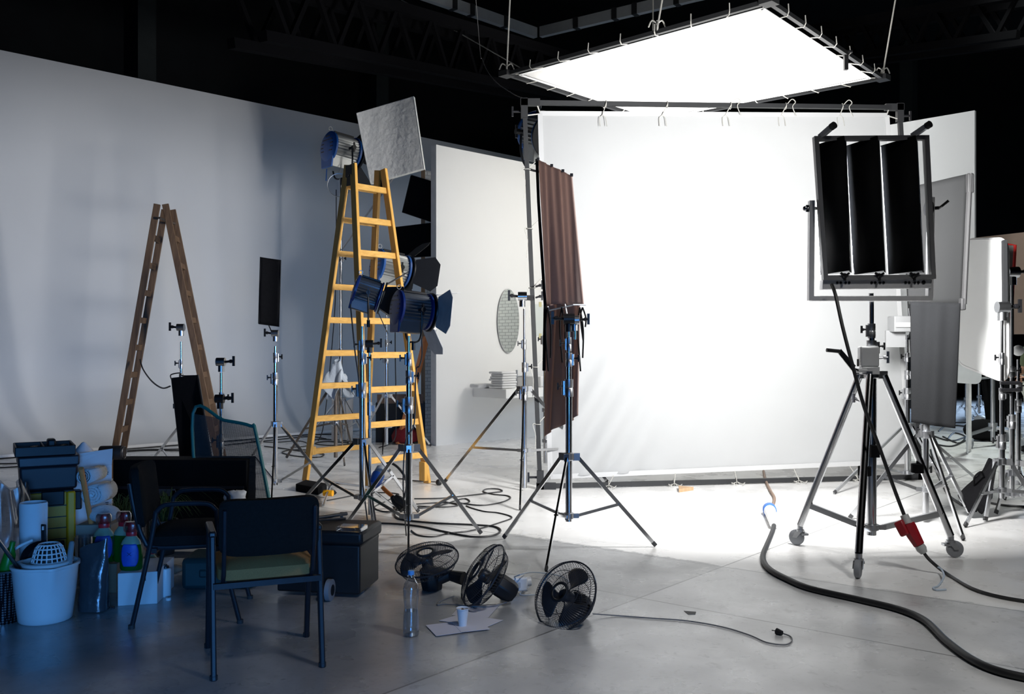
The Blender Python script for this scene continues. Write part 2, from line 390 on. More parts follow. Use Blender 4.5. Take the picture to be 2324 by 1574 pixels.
# pale gantry strip
kx=P(1215,75,20.4); zb=kx.z
def band(name,a,b,m,label):
    a,b=V(a),V(b); d=(b-a).normalized(); up=V((0,0,1)); r=MB()
    t=thing(name,label,'gantry beam',(a+b)/2)
    MB().obb((a+b)/2,(b-a)/2,d.cross(up)*.06,up*.11).build('beam',m,t)
    n=int((b-a).length/.75)
    bx=0
    for i in range(1,n):
        p=a+(b-a)*((i+.2*(i%3))/n); MB().obb(p-d.cross(up)*.0,d*.055,d.cross(up)*.09,up*.115).build('bracket',darkr,t)
    return t
band('gantry_beam',kx,kx+V((-4.0,-4.0,0)),bandm,'pale gantry strip high up, running down to the right to the corner')
band('gantry_beam',kx+V((.12,-.05,0)),kx+V((5.2,-3.7,0)),bandm,'pale gantry strip high up, rising right from the corner above the silk')
def truss(a,b,h,label):
    a,b=V(a),V(b); d=(b-a).normalized(); up=V((0,0,1)); t=thing('roof_truss',label,'truss',(a+b)/2); s=d.cross(up)*.25
    for k in (-1,1):
        MB().bar(a+s*k,b+s*k,.14,.14).build('chord',trussm,t)
        MB().bar(a+s*k-up*h,b+s*k-up*h,.12,.12).build('chord',trussm,t)
    n=int((b-a).length/h/1.1)
    w_=MB()
    for i in range(n):
        p=a+(b-a)*(i/n); q=a+(b-a)*((i+.5)/n); r=a+(b-a)*((i+1)/n)
        for k in (-1,1): w_.bar(p+s*k,q+s*k-up*h,.06,.06); w_.bar(q+s*k-up*h,r+s*k,.06,.06)
    w_.build('web',trussm,t)
truss(P(560,-60,10.5),P(1330,150,18.5),.75,'dark roof truss crossing high above the ladders')
truss(P(1640,110,19),P(2330,-5,14),.6,'dark roof truss high up right of the overhead silk')
# ---------------------------------------------------------------- curved backdrop
def cyc():
    R=1.25; H=5.65; prof=[(-3.4,.004)]+[(-R+R*math.sin(a),R-R*math.cos(a)+.004) for a in [math.pi/2*i/14 for i in range(15)]]+[(0,z) for z in (2,3,4,H)]
    u=V((.7071,.7071,0)); n=V((.7071,-.7071,0)); q=V((-10.2,10.2,0))   # Y - X = 20.4
    prof[0]=(-R-.02,.004)
    L0,L1=-3.0,18.5
    fn=lambda s,t: q+u*(L0+(L1-L0)*s)+n*(-prof[int(round(t*(len(prof)-1)))][0])+V((0,0,prof[int(round(t*(len(prof)-1)))][1]))
    mb=MB(); mb.sheet(fn,24,len(prof)-1)
    o=mb.build('wall_cyclorama',cycm,None,sharp=60); o['kind']='structure'; o['label']='tall grey curved cyclorama wall behind the two ladders'; o['category']='wall'
    o.modifiers.new('solid','SOLIDIFY').thickness=.05
cyc()
# ---------------------------------------------------------------- set flats
u45=V((.7071,.7071,0)); n45=V((.7071,-.7071,0))
def onA(x,y):   # point on the face of the bathroom flat (Y - X = 14.7) seen at a pixel
    r=(x-1162)/FPX; d=14.7/(1-r); return P(x,y,d)
A0=onA(990,1011); A0.z=0; A1=A0+u45*3.6
tA=thing('set_wall_flat','tall white studio set flat carrying the oval mirror and shelf','set wall',(A0+A1)/2)
MB().prism([A0,A1,A1+V((0,0,4.42)),A0+V((0,0,4.42))],-n45*.03).build('face_panel',flatm,tA)
MB().prism([A0-n45*.03,A0-n45*.12,A0-n45*.12+V((0,0,4.42)),A0-n45*.03+V((0,0,4.42))],u45*.05).build('stile',edgem,tA)
for z in (.05,1.5,2.95,4.35): MB().bar(A0-n45*.075+u45*.05+V((0,0,z)),A1-n45*.075+V((0,0,z)),.09,.06).build('rail',edgem,tA)
# second flat, right of the silk (X + Y = 17.4)
C0=V((1.55,15.85,0)); C1=P(2212,787,11.62); C1.z=0; dC=(C1-C0).normalized(); nC=V((-dC.y,dC.x,0)); nC=nC if nC.y<0 else -nC
tC=thing('set_wall_flat','grey set flat rising behind the fluorescent bank, beside the black hall','set wall',(C0+C1)/2)
zc0=V((0,0,1.32))
MB().prism([C0+zc0,C1+zc0,C1+V((0,0,4.42)),C0+V((0,0,4.42))],-nC*.05).build('face_panel',flatb,tC)
for q_ in (.25,.6):
    p_=C0.lerp(C1,q_)-nC*.09; MB().bar(p_,p_+V((0,0,4.3)),.06,.06,(0,1,0)).build('post',edgem,tC)
MB().prism([C0+zc0+nC*.004+dC*.4,C0+zc0+nC*.004+dC*2.9,C0+nC*.004+dC*2.9+V((0,0,2.9)),C0+nC*.004+dC*.4+V((0,0,2.9))],nC*.012).build('brick_cladding',brickw,tC)
sp=C1-dC*.1-nC*.1
MB().bar(sp+V((0,0,2.9)),sp+V((.55,1.1,0))+V((0,0,.02)),.05,.05).build('back_brace',edgem,tC)
# brick panel peeping out behind the bathroom flat
Bp=[P(957,787,14.9),P(1000,787,15.15)]
for p in Bp: p.z=0
tB=thing('brick_panel','narrow pale brick set panel showing behind the white flat edge','set wall',(Bp[0]+Bp[1])/2)
dB=(Bp[1]-Bp[0]).normalized(); nB=V((dB.y,-dB.x,0))
MB().prism([Bp[0]+dB*.07,Bp[1],Bp[1]+V((0,0,4.3)),Bp[0]+dB*.07+V((0,0,4.3))],-nB*.06).build('brick_face',bricks2,tB)
MB().bar(Bp[0]+dB*.03,Bp[0]+dB*.03+V((0,0,4.3)),.06,.09,(0,1,0)).build('stud',studw,tB)
# brown board far right
b0=P(2205,540,15.2); b1=P(2420,516,14.2); 
tb=thing('brown_board','large brown backdrop board standing behind the stands and red frame','board',((b0+b1)/2).to_3d()*1)
lowz=ZY(758,14.7)
MB().prism([V((b0.x,b0.y,lowz)),V((b1.x,b1.y,lowz)),b1,b0],V((.03,.06,0))).build('board_face',brownb,tb)
for q in (.2,.8):
    p=b0.lerp(b1,q)+V((.03,.1,0)); MB().bar(V((p.x,p.y,0)),V((p.x,p.y,2.9)),.05,.05,(0,1,0)).build('post',studw,tb)

# ---------------------------------------------------------------- lights
def area(name,loc,target,sx,sy,power,color,spread=None):
    l=bpy.data.lights.new(name,'AREA'); l.shape='RECTANGLE'; l.size=sx; l.size_y=sy; l.energy=power; l.color=color
    if spread: l.spread=math.radians(spread)
    o=bpy.data.objects.new(name,l); COL.objects.link(o); o.location=loc
    o.rotation_euler=(V(target)-V(loc)).to_track_quat('-Z','Y').to_euler(); return o
def spot(name,loc,target,power,angle,color=(1,.97,.93),blend=.6,size=.15):
    l=bpy.data.lights.new(name,'SPOT'); l.energy=power; l.spot_size=math.radians(angle); l.spot_blend=blend; l.shadow_soft_size=size; l.color=color
    o=bpy.data.objects.new(name,l); COL.objects.link(o); o.location=loc
    o.rotation_euler=(V(target)-V(loc)).to_track_quat('-Z','Y').to_euler(); return o
area('daylight_door',(1.0,-2.8,1.25),(-2.6,5,.3),2.0,1.5,46,(.10,.385,1),62)
spot('near_floor_fill',(3.6,1.4,7.2),(1.75,4.9,0),1150,46,(1,.985,.96),1,.5)  # unseen fill added high on the right to brighten the near concrete
spot('far_floor_fill',(7.5,13.5,8.2),(7.3,13,0),2600,75,(.92,1,.95),1,.4)  # overhead fill, added out of view to lift the far right floor
area('far_door',(15.2,22,3.5),(10,20.3,0),3,3,420,(.50,.70,1),90)
spot('uplight',(2.7,11.6,.9),(2.75,12.6,5.1),7600,66,blend=1)
spot('uplight',(3.3,13.0,.9),(3.0,12.9,5.1),2600,80)
area('flat_fill',(3.3,12.6,3.5),(.2,14.3,1.7),.8,.8,62,(1,.97,.93))  # added out of sight behind the silk to brighten the white flat
# ---------------------------------------------------------------- upright silk in its square frame
def knot(mb,p,q,r=.004,tail=.12):
    p,q=V(p),V(q); mid=(p+q)/2
    mb.tube([p,q],r,5)
    for k in (-1,1): mb.tube(smoothpath([q,q+V((.03*k,.0,-.03)),q+V((.035*k+.01,-.01,-tail))],4),r*.8,4)
BL,BR,TL,TR=P(1226,1106,9.45),P(2088,1085,10.15),P(1190,233,9.45),P(2041,244,10.15)
BL.z=max(BL.z,.03); BR.z=max(BR.z,.03)
t=thing('silk_frame','big square black frame holding the upright white silk','diffusion frame',((BL.x+BR.x)/2,(BL.y+BR.y)/2,0))
for a,b,nm in ((BL,TL,'upright'),(BR,TR,'upright'),(TL,TR,'rail'),(BL,BR,'rail')):
    MB().bar(a,b,.045,.045,(0,1,0)).build(nm,darkr,t)
for c,dx,dz in ((TL,1,-1),(TR,-1,-1),(BL,1,1),(BR,-1,1)):
    m=MB(); m.box(c+V((dx*.06,-.01,0)),.2,.06,.07); m.box(c+V((0,-.01,dz*.06)),.07,.06,.2); m.build('corner_bracket',darkr,t)
    k=MB(); k.cyl(c+V((-dx*.03,0,dz*.09)),c+V((-dx*.12,0,dz*.09)),.012); k.bar(c+V((-dx*.12,0,dz*.09-.05)),c+V((-dx*.12,0,dz*.09+.05)),.02,.02,(1,0,0))
    k.build('corner_knob',blackm,t)
sk=[P(1226,258,9.5),P(2012,262,10.12),P(2062,1046,10.16),P(1249,1081,9.52)]
def silkfn(s,v):
    top=sk[0].lerp(sk[1],s); bot=sk[3].lerp(sk[2],s); p=top.lerp(bot,v)
    edge=min(s,1-s,v,1-v)
    # slack at the lower left: diagonal pull lines
    dgl=math.sin((s*1.0+v*.62)*60)*.034*max(0,1-abs(s-.13)*4)*max(0,min(1,(v-.42)*2.5))
    b=math.sin(s*9+1)*math.sin(v*7)*.018*min(1,edge*8)
    sag=-.012*abs(math.sin(s*math.pi*6))*(1 if v<.001 else 0)
    return p+V((0,dgl+b,sag))
o=MB().sheet(silkfn,150,110).build('silk_cloth',silk,t,sharp=180,label='white translucent cloth')
hem=MB()
for a,b in ((0,1),(1,2),(2,3),(3,0)): hem.bar(sk[a]+V((0,-.012,0)),sk[b]+V((0,-.012,0)),.05,.006,(0,1,0))
hem.build('hem',hemm,o)
for x in (1365,1500,1643,1770,1903):
    s=(x-1190)/851; p=TL.lerp(TR,s); q=P(x+2,262,p.y); m=MB(); m.ring(p,(1,0,0),.035,.004,12,4); knot(m,p+V((0,-.04,0)),q+V((0,-.02,0)),.005)
    if x>1600: m.tube(smoothpath([p,p+V((.05,-.05,.06)),p+V((.09,-.05,.03)),p+V((.06,-.05,-.02)),p+V((.1,-.05,-.12))],5),.005,4)
    m.build('tie_cord',rope,t)
for x in (1372,1515,1655,1797,1935):
    s=(x-1226)/862; p=BL.lerp(BR,s); q=sk[3].lerp(sk[2],s); m=MB(); m.ring(p,(1,0,0),.035,.004,12,4); knot(m,q,p+V((0,-.04,0)),.004)
    for k in (-1,1): m.tube(smoothpath([p,p+V((.05*k,-.06,-.02)),p+V((.07*k,-.1,.03-p.z)),p+V((.03*k,-.16,.01-p.z))],4),.004,4)
    m.build('tie_cord',rope,t)
for y in (385,520,655,835,965):
    v=(y-233)/873; p=TL.lerp(BL,v); q=sk[0].lerp(sk[3],max(0,(y-30-258)/823)); m=MB(); m.ring(p,(0,0,1),.035,.004,12,4); m.tube([p,q],.005,5)
    m.tube(smoothpath([p,p+V((-.05,-.05,.0)),p+V((-.02,-.05,-.12)),p+V((-.03,-.05,-.3))],4),.004,4); m.build('tie_cord',rope,t)
for c,q in ((TL,sk[0]),(TR,sk[1])):
    m=MB(); s_=1 if c is TL else -1
    m.tube([c+V((s_*.12,-.03,0)),q],.007,5); m.tube([c+V((0,-.03,-.14)),q],.007,5); m.build('corner_cord',rope,t)
# ---------------------------------------------------------------- overhead silk
D=3.70; Z=CH+D
def ov(x,y): d=D*FPX/(787-y); return V(((x-1162)/FPX*d,d,Z))
ON,OL,OR,OF=ov(1745,3),ov(1150,168),ov(2003,177),ov(1482,274)
cen=(ON+OL+OR+OF)/4
t=thing('overhead_frame','large square frame hung flat overhead with a glowing white silk','diffusion frame',cen)
cor=[ON,OR,OF,OL]
for i in range(4):
    a,b=cor[i],cor[(i+1)%4]; d=(b-a).normalized(); MB().bar(a-d*.07,b+d*.07,.05,.05).build('frame_bar',darkr,t)
for c in cor:
    MB().box(c,.16,.16,.07,math.radians(45)).build('corner_bracket',darkr,t)
inn=[cen+(c-cen)*.93 for c in cor]; 
def ovf(s,v):
    a=inn[0].lerp(inn[1],s); b=inn[3].lerp(inn[2],s); p=a.lerp(b,v)
    sag=math.sin(s*math.pi)*math.sin(v*math.pi)*.10
    wr=math.sin((s-v)*0+v*95)*.010*max(0,1-((s)**2+(1-v)**2)**.5*5)
    return p+V((0,0,-sag+wr))
# scalloped edges between ties
o=MB().sheet(ovf,60,60).build('silk_cloth',silk2,t,sharp=180,label='glowing white cloth')
hm=MB()
for a,b in ((0,1),(1,2),(2,3),(3,0)): hm.bar(inn[a]+V((0,0,-.01)),inn[b]+V((0,0,-.01)),.05,.006)
hm.build('hem',hemm,o)
for i in range(4):
    a,b=cor[i],cor[(i+1)%4]; a2,b2=inn[i],inn[(i+1)%4]
    for k in range(1,8):
        s=k/8; p=a.lerp(b,s); q=a2.lerp(b2,s); d=(p-q).normalized(); m=MB()
        m.tube([q,p+d*.02-V((0,0,.035)),p+d*.05+V((0,0,0)),p+d*.04+V((0,0,.09))],.007,5); m.build('tie_cord',rope,t)
    for sd in (.3,): MB().tube([a2,a],.006,5).build('corner_cord',rope,t)
clp=MB(); q=ON.lerp(OR,.62); clp.box(q+V((0,0,-.1)),.05,.05,.22); clp.cyl(q+V((-.08,0,.02)),q+V((.08,0,.02)),.02); clp.build('clamp',blackm,t)
for c,top,lab in ((OL,P(1160,-60,OL.y),'pale rope holding the left corner of the overhead frame'),
                  (OL.lerp(ON,.63),P(1519,-90,OL.lerp(ON,.63).y),'pale rope holding the middle of the overhead frame'),
                  (OR,P(2036,-20,OR.y),'pale rope holding the right corner of the overhead frame'),
                  (OF,OF+V((0,0,4.8)),'pale rope holding the far corner of the overhead frame')):
    b=V((top.x,top.y,0)); a=V((c.x,c.y,c.z)); d=(top-a); top=a+d*((9.98-a.z)/d.z)
    m=MB(); m.tube([a+V((0,0,.03)),top],.011,6); m.ring(a+V((0,0,.06)),(1,0,0),.05,.012,14,5)
    for k in range(3): m.tube(smoothpath([a+V((0,0,.1)),a+V((.06-.06*k,0,.14)),a+V((.1-.1*k,0,.06))],3),.009,5)
    tag(m.build('rope',rope),lab,'rope','ropes of the overhead frame')
g0=P(1183,155,OL.y-.2); g1=P(905,-4,16.5); d=g1-g0; g1=g0+d*min((9.98-g0.z)/d.z,(21.2-(g0.y-g0.x))/(d.y-d.x))
tag(MB().tube([g0,g1],.008,5).build('guy_line',rope),'long slanting guy line running up left from the overhead frame','rope')
wp=[P(1085,95,13.5),P(1095,135,13),P(1120,180,12),P(1160,210,11),P(1190,224,9.6)]; wp[0].z=ZY(60,13.5)
up=V((wp[0].x-.3,wp[0].y,9.98))
tag(MB().tube(smoothpath([up]+wp,5),.005,5).build('thin_wire',cableg),'thin dark wire sagging down to the top left frame corner','wire')
# ---------------------------------------------------------------- stands
def tknob(c,dirv,r=.010,L=.05,wd=.055,parent=None,mat_=blackm,name='knob'):
    c=V(c); d=V(dirv).normalized(); m=MB(); e=c+d*L
    m.cyl(c,e,r*.7,n=8); up=V((0,0,1)); m.bar(e-up*wd/2,e+up*wd/2,r*1.1,r*1.3,(d.x,d.y,.01)); m.cyl(c+d*L*.55,c+d*L*.8,r*1.1,n=10); return m.build(name,mat_,parent)
def griphead(root,c,side=1,mat_=steel,sc=1.0):
    c=V(c); m=MB(); m.cyl(c-V((0,0,.035*sc)),c+V((0,0,.03*sc)),.022*sc); m.cyl(c+V((-.03*sc,-.01,.035*sc)),c+V((.03*sc,-.01,.035*sc)),.03*sc)
    o=m.build('grip_head',mat_,root); tknob(c+V((side*.03*sc,-.01,.035*sc)),(side,0,.1),.012*sc,.06*sc,.07*sc,o,blackm,'grip_knob'); return o
def stand(name,label,x,Y,top,collar,low,feet,secs=(),bottom=None,r=.02,mat_=chrome,cat='light stand',group='light stands',head=None,legw=.026,att=.5,tubeleg=False,collarz=None,lean=0,parentless=None,knobside=-1):
    """x: pixel column of the pole; Y: its depth; top/collar/low/bottom: pixel rows; feet: pixel points of the feet on the floor"""
    X=(x-1162)/FPX*Y; z=lambda y: ZY(y,Y)
    t=thing(name,label,cat,(X,Y,0),group)
    zb=max(.03,z(bottom) if bottom else z(low)-.03); zc=z(collar); zl=z(low); zt=z(top)
    c=lambda zz: V((X,Y,zz))
    # sections
    secs=[s for s in secs]; lev=[zb]+[z(s) for s in secs]+[zt]; rr=r
    for i in range(len(lev)-1):
        MB().cyl(c(lev[i]),c(lev[i+1]),rr,n=18).build('tube_section',mat_,t)
        if i<len(lev)-2:
            m=MB(); zz=lev[i+1]; h=.10 if i else .125
            m.lathe(c(zz-h),(0,0,1),[(rr*1.28,0),(rr*1.32,.008),(rr*1.32,h*.45),(rr*1.18,h*.5),(rr*1.3,h*.55),(rr*1.3,h)],18)
            ks=knobside*(1 if i%2==0 else -1)*1.0
            m.cyl(c(zz-h*.9)+V((ks*rr*1.5,-.004,0)),c(zz-h*.1)+V((ks*rr*1.5,-.004,0)),rr*.62,n=10)
            o=m.build('clamp_collar',steel,t); tknob(c(zz-h*.4)+V((ks*rr*1.9,-.004,0)),(ks,-.2,0),.009,.035,.05,o)
        rr*=.78
    # leg collar
    m=MB(); m.lathe(c(zc-.025),(0,0,1),[(r*1.25,0),(r*1.6,.006),(r*1.6,.05),(r*1.25,.056)],18); fw=[]
    for f in feet:
        q=F(*f) if len(f)==2 else V(f); q=V((q.x,q.y,.012 if len(f)==2 else q.z)); d=V((q.x-X,q.y-Y,0)); 
        dn=d.normalized(); fw.append((q,dn)); m.obb(c(zc)+dn*r*2.1,dn*r*1.1,V((-dn.y,dn.x,0))*.018,V((0,0,.026)))
    m.build('leg_collar',steel,t)
    m=MB(); m.lathe(c(zl-.02),(0,0,1),[(r*1.25,0),(r*1.5,.005),(r*1.5,.04),(r*1.25,.045)],18)
    for q,dn in fw: m.obb(c(zl)+dn*r*2.0,dn*r*1.0,V((-dn.y,dn.x,0))*.012,V((0,0,.016)))
    m.build('brace_collar',steel,t)
    for q,dn in fw:
        a=c(zc)+dn*r*2.6; side=V((-dn.y,dn.x,0)); m=MB()
        if tubeleg: m.cyl(a,q,legw/2,n=14)
        else: m.bar(a,q,legw*.55,legw,(dn.x,dn.y,1))
        lg=m.build('leg',mat_,t)
        if not tubeleg: MB().bar(q+(a-q).normalized()*.0,q+(a-q).normalized()*.035,legw*.62,legw*1.08,(dn.x,dn.y,1)).build('foot_cap',rubber,lg)
        p=a.lerp(q,att); b=c(zl)+dn*r*2.4
        m=MB(); m.bar(b,p,legw*.42,legw*.8,(dn.x,dn.y,1.2)); m.cyl(p-side*legw*.6,p+side*legw*.6,.006,n=8); m.build('brace',mat_,t)
    return t,c,z
# three stands left
t,c,z=stand('light_stand','chrome light stand with empty black clamp head in front of brown ladder',411,9.6,775,966,1075,[(330,1064),(455,1112),(500,1080)],(910,848,815),bottom=1090,r=.021)
griphead(t,c(z(752)),-1,steel,1.25)
t,c,z=stand('light_stand','short chrome stand with two black grip heads before the green edged mesh',502,7.8,845,1128,1160,[(418,1204),(560,1192),(500,1150)],(985,890),bottom=1166,r=.019)
griphead(t,c(z(832)),1,steel,1.2); griphead(t,c(z(915))+V((.0,-.03,0)),1,blackm,1.2)
t,c,z=stand('light_stand','chrome light stand carrying a narrow upright black flag',625,9.3,785,962,1090,[(540,1088),(762,1123),(616,1146)],(845,800),bottom=1100,r=.023,att=.55)
griphead(t,c(z(765)),-1,steel,1.15)
# narrow black flag on it
fq=[P(591,583,9.28),P(637,590,9.3),P(633,741,9.3),P(587,734,9.28)]
t=thing('black_flag','narrow upright black flag clamped on the chrome stand beside grey wall','flag',(fq[0]+fq[2])/2)
MB().sheet(lambda s,v: fq[0].lerp(fq[1],s).lerp(fq[3].lerp(fq[2],s),v)+V((0,math.sin(s*3.1)*.02+math.sin(v*8)*.004,0)),8,20).build('cloth',blackf,t,solid=.012)
m=MB(); m.tube([fq[3],fq[0],fq[1],fq[2],fq[3]],.006,6); m.tube([P(610,738,9.29),P(622,765,9.29)],.006,6); m.build('wire_frame',blackm,t)
# stands of the two blue lamps behind the yellow ladder
stand('light_stand','tall chrome stand holding the upper blue lamp behind the yellow ladder',773,13.9,405,905,975,[(700,992),(838,1012),(790,1008)],(790,580),bottom=1003,r=.03)
stand('light_stand','chrome stand holding the lower blue lamp behind the yellow ladder',877,13.2,640,898,968,[(812,1010),(978,1013),(868,1032)],(805,770),bottom=1012,r=.026)
# front lamp stands
stand('light_stand','chrome stand under the dark lamp shown side-on before yellow ladder',822,7.6,740,1002,1128,[(655,1172),(857,1223),(950,1163)],(868,800,770),bottom=1136,r=.025,att=.48)
stand('light_stand','chrome stand under the dark blue lamp with the grey barn door',928,6.9,762,1016,1172,[(772,1212),(927,1258),(1092,1213)],(900,840,800),bottom=1174,r=.026,att=.55)
# thin pole stand beside it
t=thing('tube_stand','thin chrome pole with clamp on a bent tube base, beside lamp stand','light stand',(P(839,1187,7.9).x,7.9,0),'light stands')
X=t.location.x; q=lambda z_: V((X,7.9,z_))
MB().cyl(q(.02),q(.75),.015).build('tube_section',chrome,t); MB().cyl(q(.75),q(ZY(800,7.9)),.012).build('tube_section',chrome,t)
m=MB(); m.cyl(q(ZY(942,7.9)),q(ZY(912,7.9)),.022); m.box(q(ZY(926,7.9))+V((.03,0,0)),.03,.03,.05); m.build('clamp_collar',steel,t)
griphead(t,q(ZY(790,7.9)),1,blackm,1.1)
m=MB(); m.tube(smoothpath([V((X+.02,7.9,.03)),V((X+.02,7.9,.25))],1),.016); m.tube(smoothpath([F(733,1146,.012),F(752,1098,.1),F(765,1096,.16),V((X,7.9,.25))],5),.013)
m.tube([F(895,1150,.012),V((X,7.9,.25))],.013); m.tube([F(846,1184,.012),V((X,7.9,.25))],.013); m.build('tube_base',chrome,t)
# rusty old stand with a rag
t,c,z=stand('iron_stand','old worn iron stand with a pale rag, seen through the yellow ladder',762,11.9,832,874,960,[(650,1040),(782,1058),(800,1020)],(),bottom=1040,r=.024,mat_=rustm,att=.6,legw=.028)
base=c(z(842)); rag=MB()
rag.sheet(lambda s,v: base+V(((.035+.115*v)*math.cos(s*6.2832)*(1+.5*v*math.sin(s*5*6.2832+v*2))+.02,(.035+.08*v)*math.sin(s*6.2832)*(1+.5*v*math.sin(s*5*6.2832+v*2)),.14-.36*v*(1+.4*math.sin(s*3*6.2832+1))+.02*math.sin(v*14+s*6.2832))),70,18)
tag(rag.build('rag',mat('pale_rag',(.42,.47,.53),.9,0,var=.15,bump=.3,bscale=40),solid=.004),'pale blue grey rag draped over the worn iron stand','rag')
# stand holding silk frame (left) and the brown cloth stand
t,c,z=stand('light_stand','chrome stand holding the left side of the silk frame',1190,9.33,700,882,1022,[(1010,1094),(1180,1158),(1380,1097)],(880,822,770),bottom=1108,r=.026,att=.62,legw=.03)
griphead(t,c(z(684))+V((-.02,.0,0)),-1,chrome,1.5); m=MB(); m.bar(c(z(675)),V((TL.lerp(BL,.51).x,9.4,z(675))),.05,.05); m.build('frame_clamp',blackm,t)
tknob(V((TL.lerp(BL,.5).x+.03,9.36,z(675))),(1,0,.3),.014,.07,.09,t); tknob(V((TL.lerp(BL,.5).x+.03,9.36,z(650))),(1,0,.3),.014,.07,.09,t)
t,c,z=stand('light_stand','chrome stand standing before the hanging brown cloths',1291,6.6,725,1036,1170,[(1143,1223),(1239,1299),(1488,1241)],(860,800,765),bottom=1182,r=.024,att=.53)
griphead(t,c(z(738)),-1,blackm,1.3); griphead(t,c(z(738))+V((.04,0,0)),1,steel,1.1); MB().cyl(c(z(720))+V((.045,0,-.02)),c(z(770))+V((.045,0,0)),.012).build('spigot',chrome,t)
# stand holding right side of silk frame
t,c,z=stand('light_stand','chrome stand holding the right side of the silk frame',2059,9.9,760,965,1071,[(1893,1121),(2152,1115),(2217,1090)],(880,840,800),bottom=1076,r=.028,att=.58,legw=.03)
MB().bar(c(z(765)),V((TR.lerp(BR,.62).x,10.1,z(765))),.05,.05).build('frame_clamp',blackm,t)
# grey cloth stand
t,c,z=stand('light_stand','chrome stand under the hanging grey cloth flag',2101,7.65,900,985,1110,[(1928,1178),(2187,1227),(2203,1172)],(960,),bottom=1176,r=.025,att=.5,legw=.03)
# three stands right
t,c,z=stand('light_stand','chrome stand holding the rounded white reflector, a black bag on its leg',2274,7.7,720,1047,1112,[(2190,1197),(2236,1184),(2380,1190)],(985,880,800),bottom=1130,r=.024,att=.5,legw=.03)
griphead(t,c(z(712)),1,steel,1.6); m=MB()
for zz in (868,884): m.cyl(c(z(zz))+V((-.03,-.03,0)),c(z(zz))+V((.13,-.03,0)),.015)
m.build('black_clamp',blackm,t)
t,c,z=stand('light_stand','chrome stand holding the red framed scrim',2297,8.1,640,1072,1120,[(2260,1168),(2400,1180),(2345,1130)],(940,830),bottom=1128,r=.023,att=.5,legw=.03)
griphead(t,c(z(632)),1,chrome,1.6)
t,c,z=stand('light_stand','chrome stand with a round white head at the far right',2311,8.5,815,1050,1095,[(2330,1125),(2400,1160),(2280,1135)],(905,865),bottom=1100,r=.022,att=.5,legw=.028)
o=MB().ball(c(z(795)),.05,16).build('round_head',whitep,t)
# far right background stands
stand('light_stand','shiny stand far back under the pale silver reflector',2194,16.5,870,905,928,[(2168,940),(2222,945),(2205,956)],(),bottom=945,r=.03,legw=.04)
stand('light_stand','second shiny stand far back beside the black drape',2222,18.4,870,900,922,[(2210,945),(2244,943),(2226,936)],(),bottom=936,r=.028,legw=.04)
# ---------------------------------------------------------------- ladders
def ladder(label,rails,rungz,mat_,matx,w_,d_,iron=None,blocks=()):
    """rails: pairs (foot, top) of the two halves: ((a0,a1),(b0,b1)),((c0,c1),(d0,d1))"""
    allp=[p for h in rails for r_ in h for p in r_]; cx=sum((p.x for p in allp))/len(allp); cy=sum((p.y for p in allp))/len(allp)
    t=thing('step_ladder',label,'ladder',(cx,cy,0))
    for (a,b),zs in zip(rails,rungz):
        ax=(b[0]-a[0]); ax.z=0; ax.normalize(); nrm=V((-ax.y,ax.x,0))
        for q0,q1 in (a,b):
            L=(q1-q0).normalized(); e=nrm-L*nrm.dot(L); e.normalize()
            m=MB(); m.obb((q0+q1)/2,ax*w_/2,e*d_/2,(q1-q0)/2); m.build('rail',mat_,t,bevel=.004)
        for zz in zs:
            s=(zz-a[0].z)/(a[1].z-a[0].z); p=a[0].lerp(a[1],s); q=b[0].lerp(b[1],s)
            L=(a[1]-a[0]).normalized(); m=MB(); e=nrm-L*nrm.dot(L); e.normalize(); m.obb((p+q)/2,(q-p)/2,e*.014,L*.032); m.build('rung',matx,t,bevel=.003)
    return t
# yellow
a,b,d=F(693,1091),F(833,1116),F(970,1096); cc=a+(d-b); mid=(a+b+cc+d)/4; ax=(d-b).normalized(); sp=(b-a).normalized()
tL=mid-ax*.205; tR=mid+ax*.205; Zt=3.38
def rail(f,tp,o): 
    q=tp+sp*o; q=V((q.x,q.y,Zt)); return (f.copy(),q)
zs=[.30+.355*i for i in range(9)]
ty=ladder('tall yellow wooden step ladder standing open in the middle of the hall',[(rail(b,tL,.05),rail(d,tR,.05)),(rail(a,tL,-.05),rail(cc,tR,-.05))],[zs,[q+.02 for q in zs]],ywood,ywoodx,.035,.085)
for f,up in ((a,.33),(d,.13)):
    tp=rail(f,tL if f is a else tR,-.05 if f is a else .05); s=up/3.38; p=tp[0].lerp(tp[1],s); MB().box(p+(ax*(.03 if f is a else -.03)),.05,.09,.20 if f is d else .09,math.atan2(ax.y,ax.x)).build('foot_block',ywood,ty,bevel=.004)
for tp,s_ in ((tL,-1),(tR,1)):
    m=MB(); q=V((tp.x,tp.y,Zt-.12))+ax*s_*.022; m.obb(q,ax*.003,sp*.055,V((0,0,.11))); m.cyl(q-ax*.02,q+ax*.02,.012,n=10); m.build('hinge',blackm,ty)
# brown
Yb=10.2; fa=F(250,1085); fb=F(503,1085); tp=P(366,463,Yb); dv=V((-.075,.42,0))
ra=(fa,V((tp.x-.045,Yb,tp.z))); rb=(fb,V((tp.x+.045,Yb,tp.z)))
tb_=ladder('old brown wooden ladder standing open like an A before grey wall',[((ra),(ra[0]+dv,ra[1]+dv)),((rb),(rb[0]+dv,rb[1]+dv))],[[.22+.306*i for i in range(9)]]*2,bwood,bwood,.03,.07)
m=MB(); m.cyl(V((tp.x,Yb-.06,tp.z-.16)),V((tp.x,Yb+.5,tp.z-.16)),.014,n=8); m.build('hinge_rod',rustm,tb_)
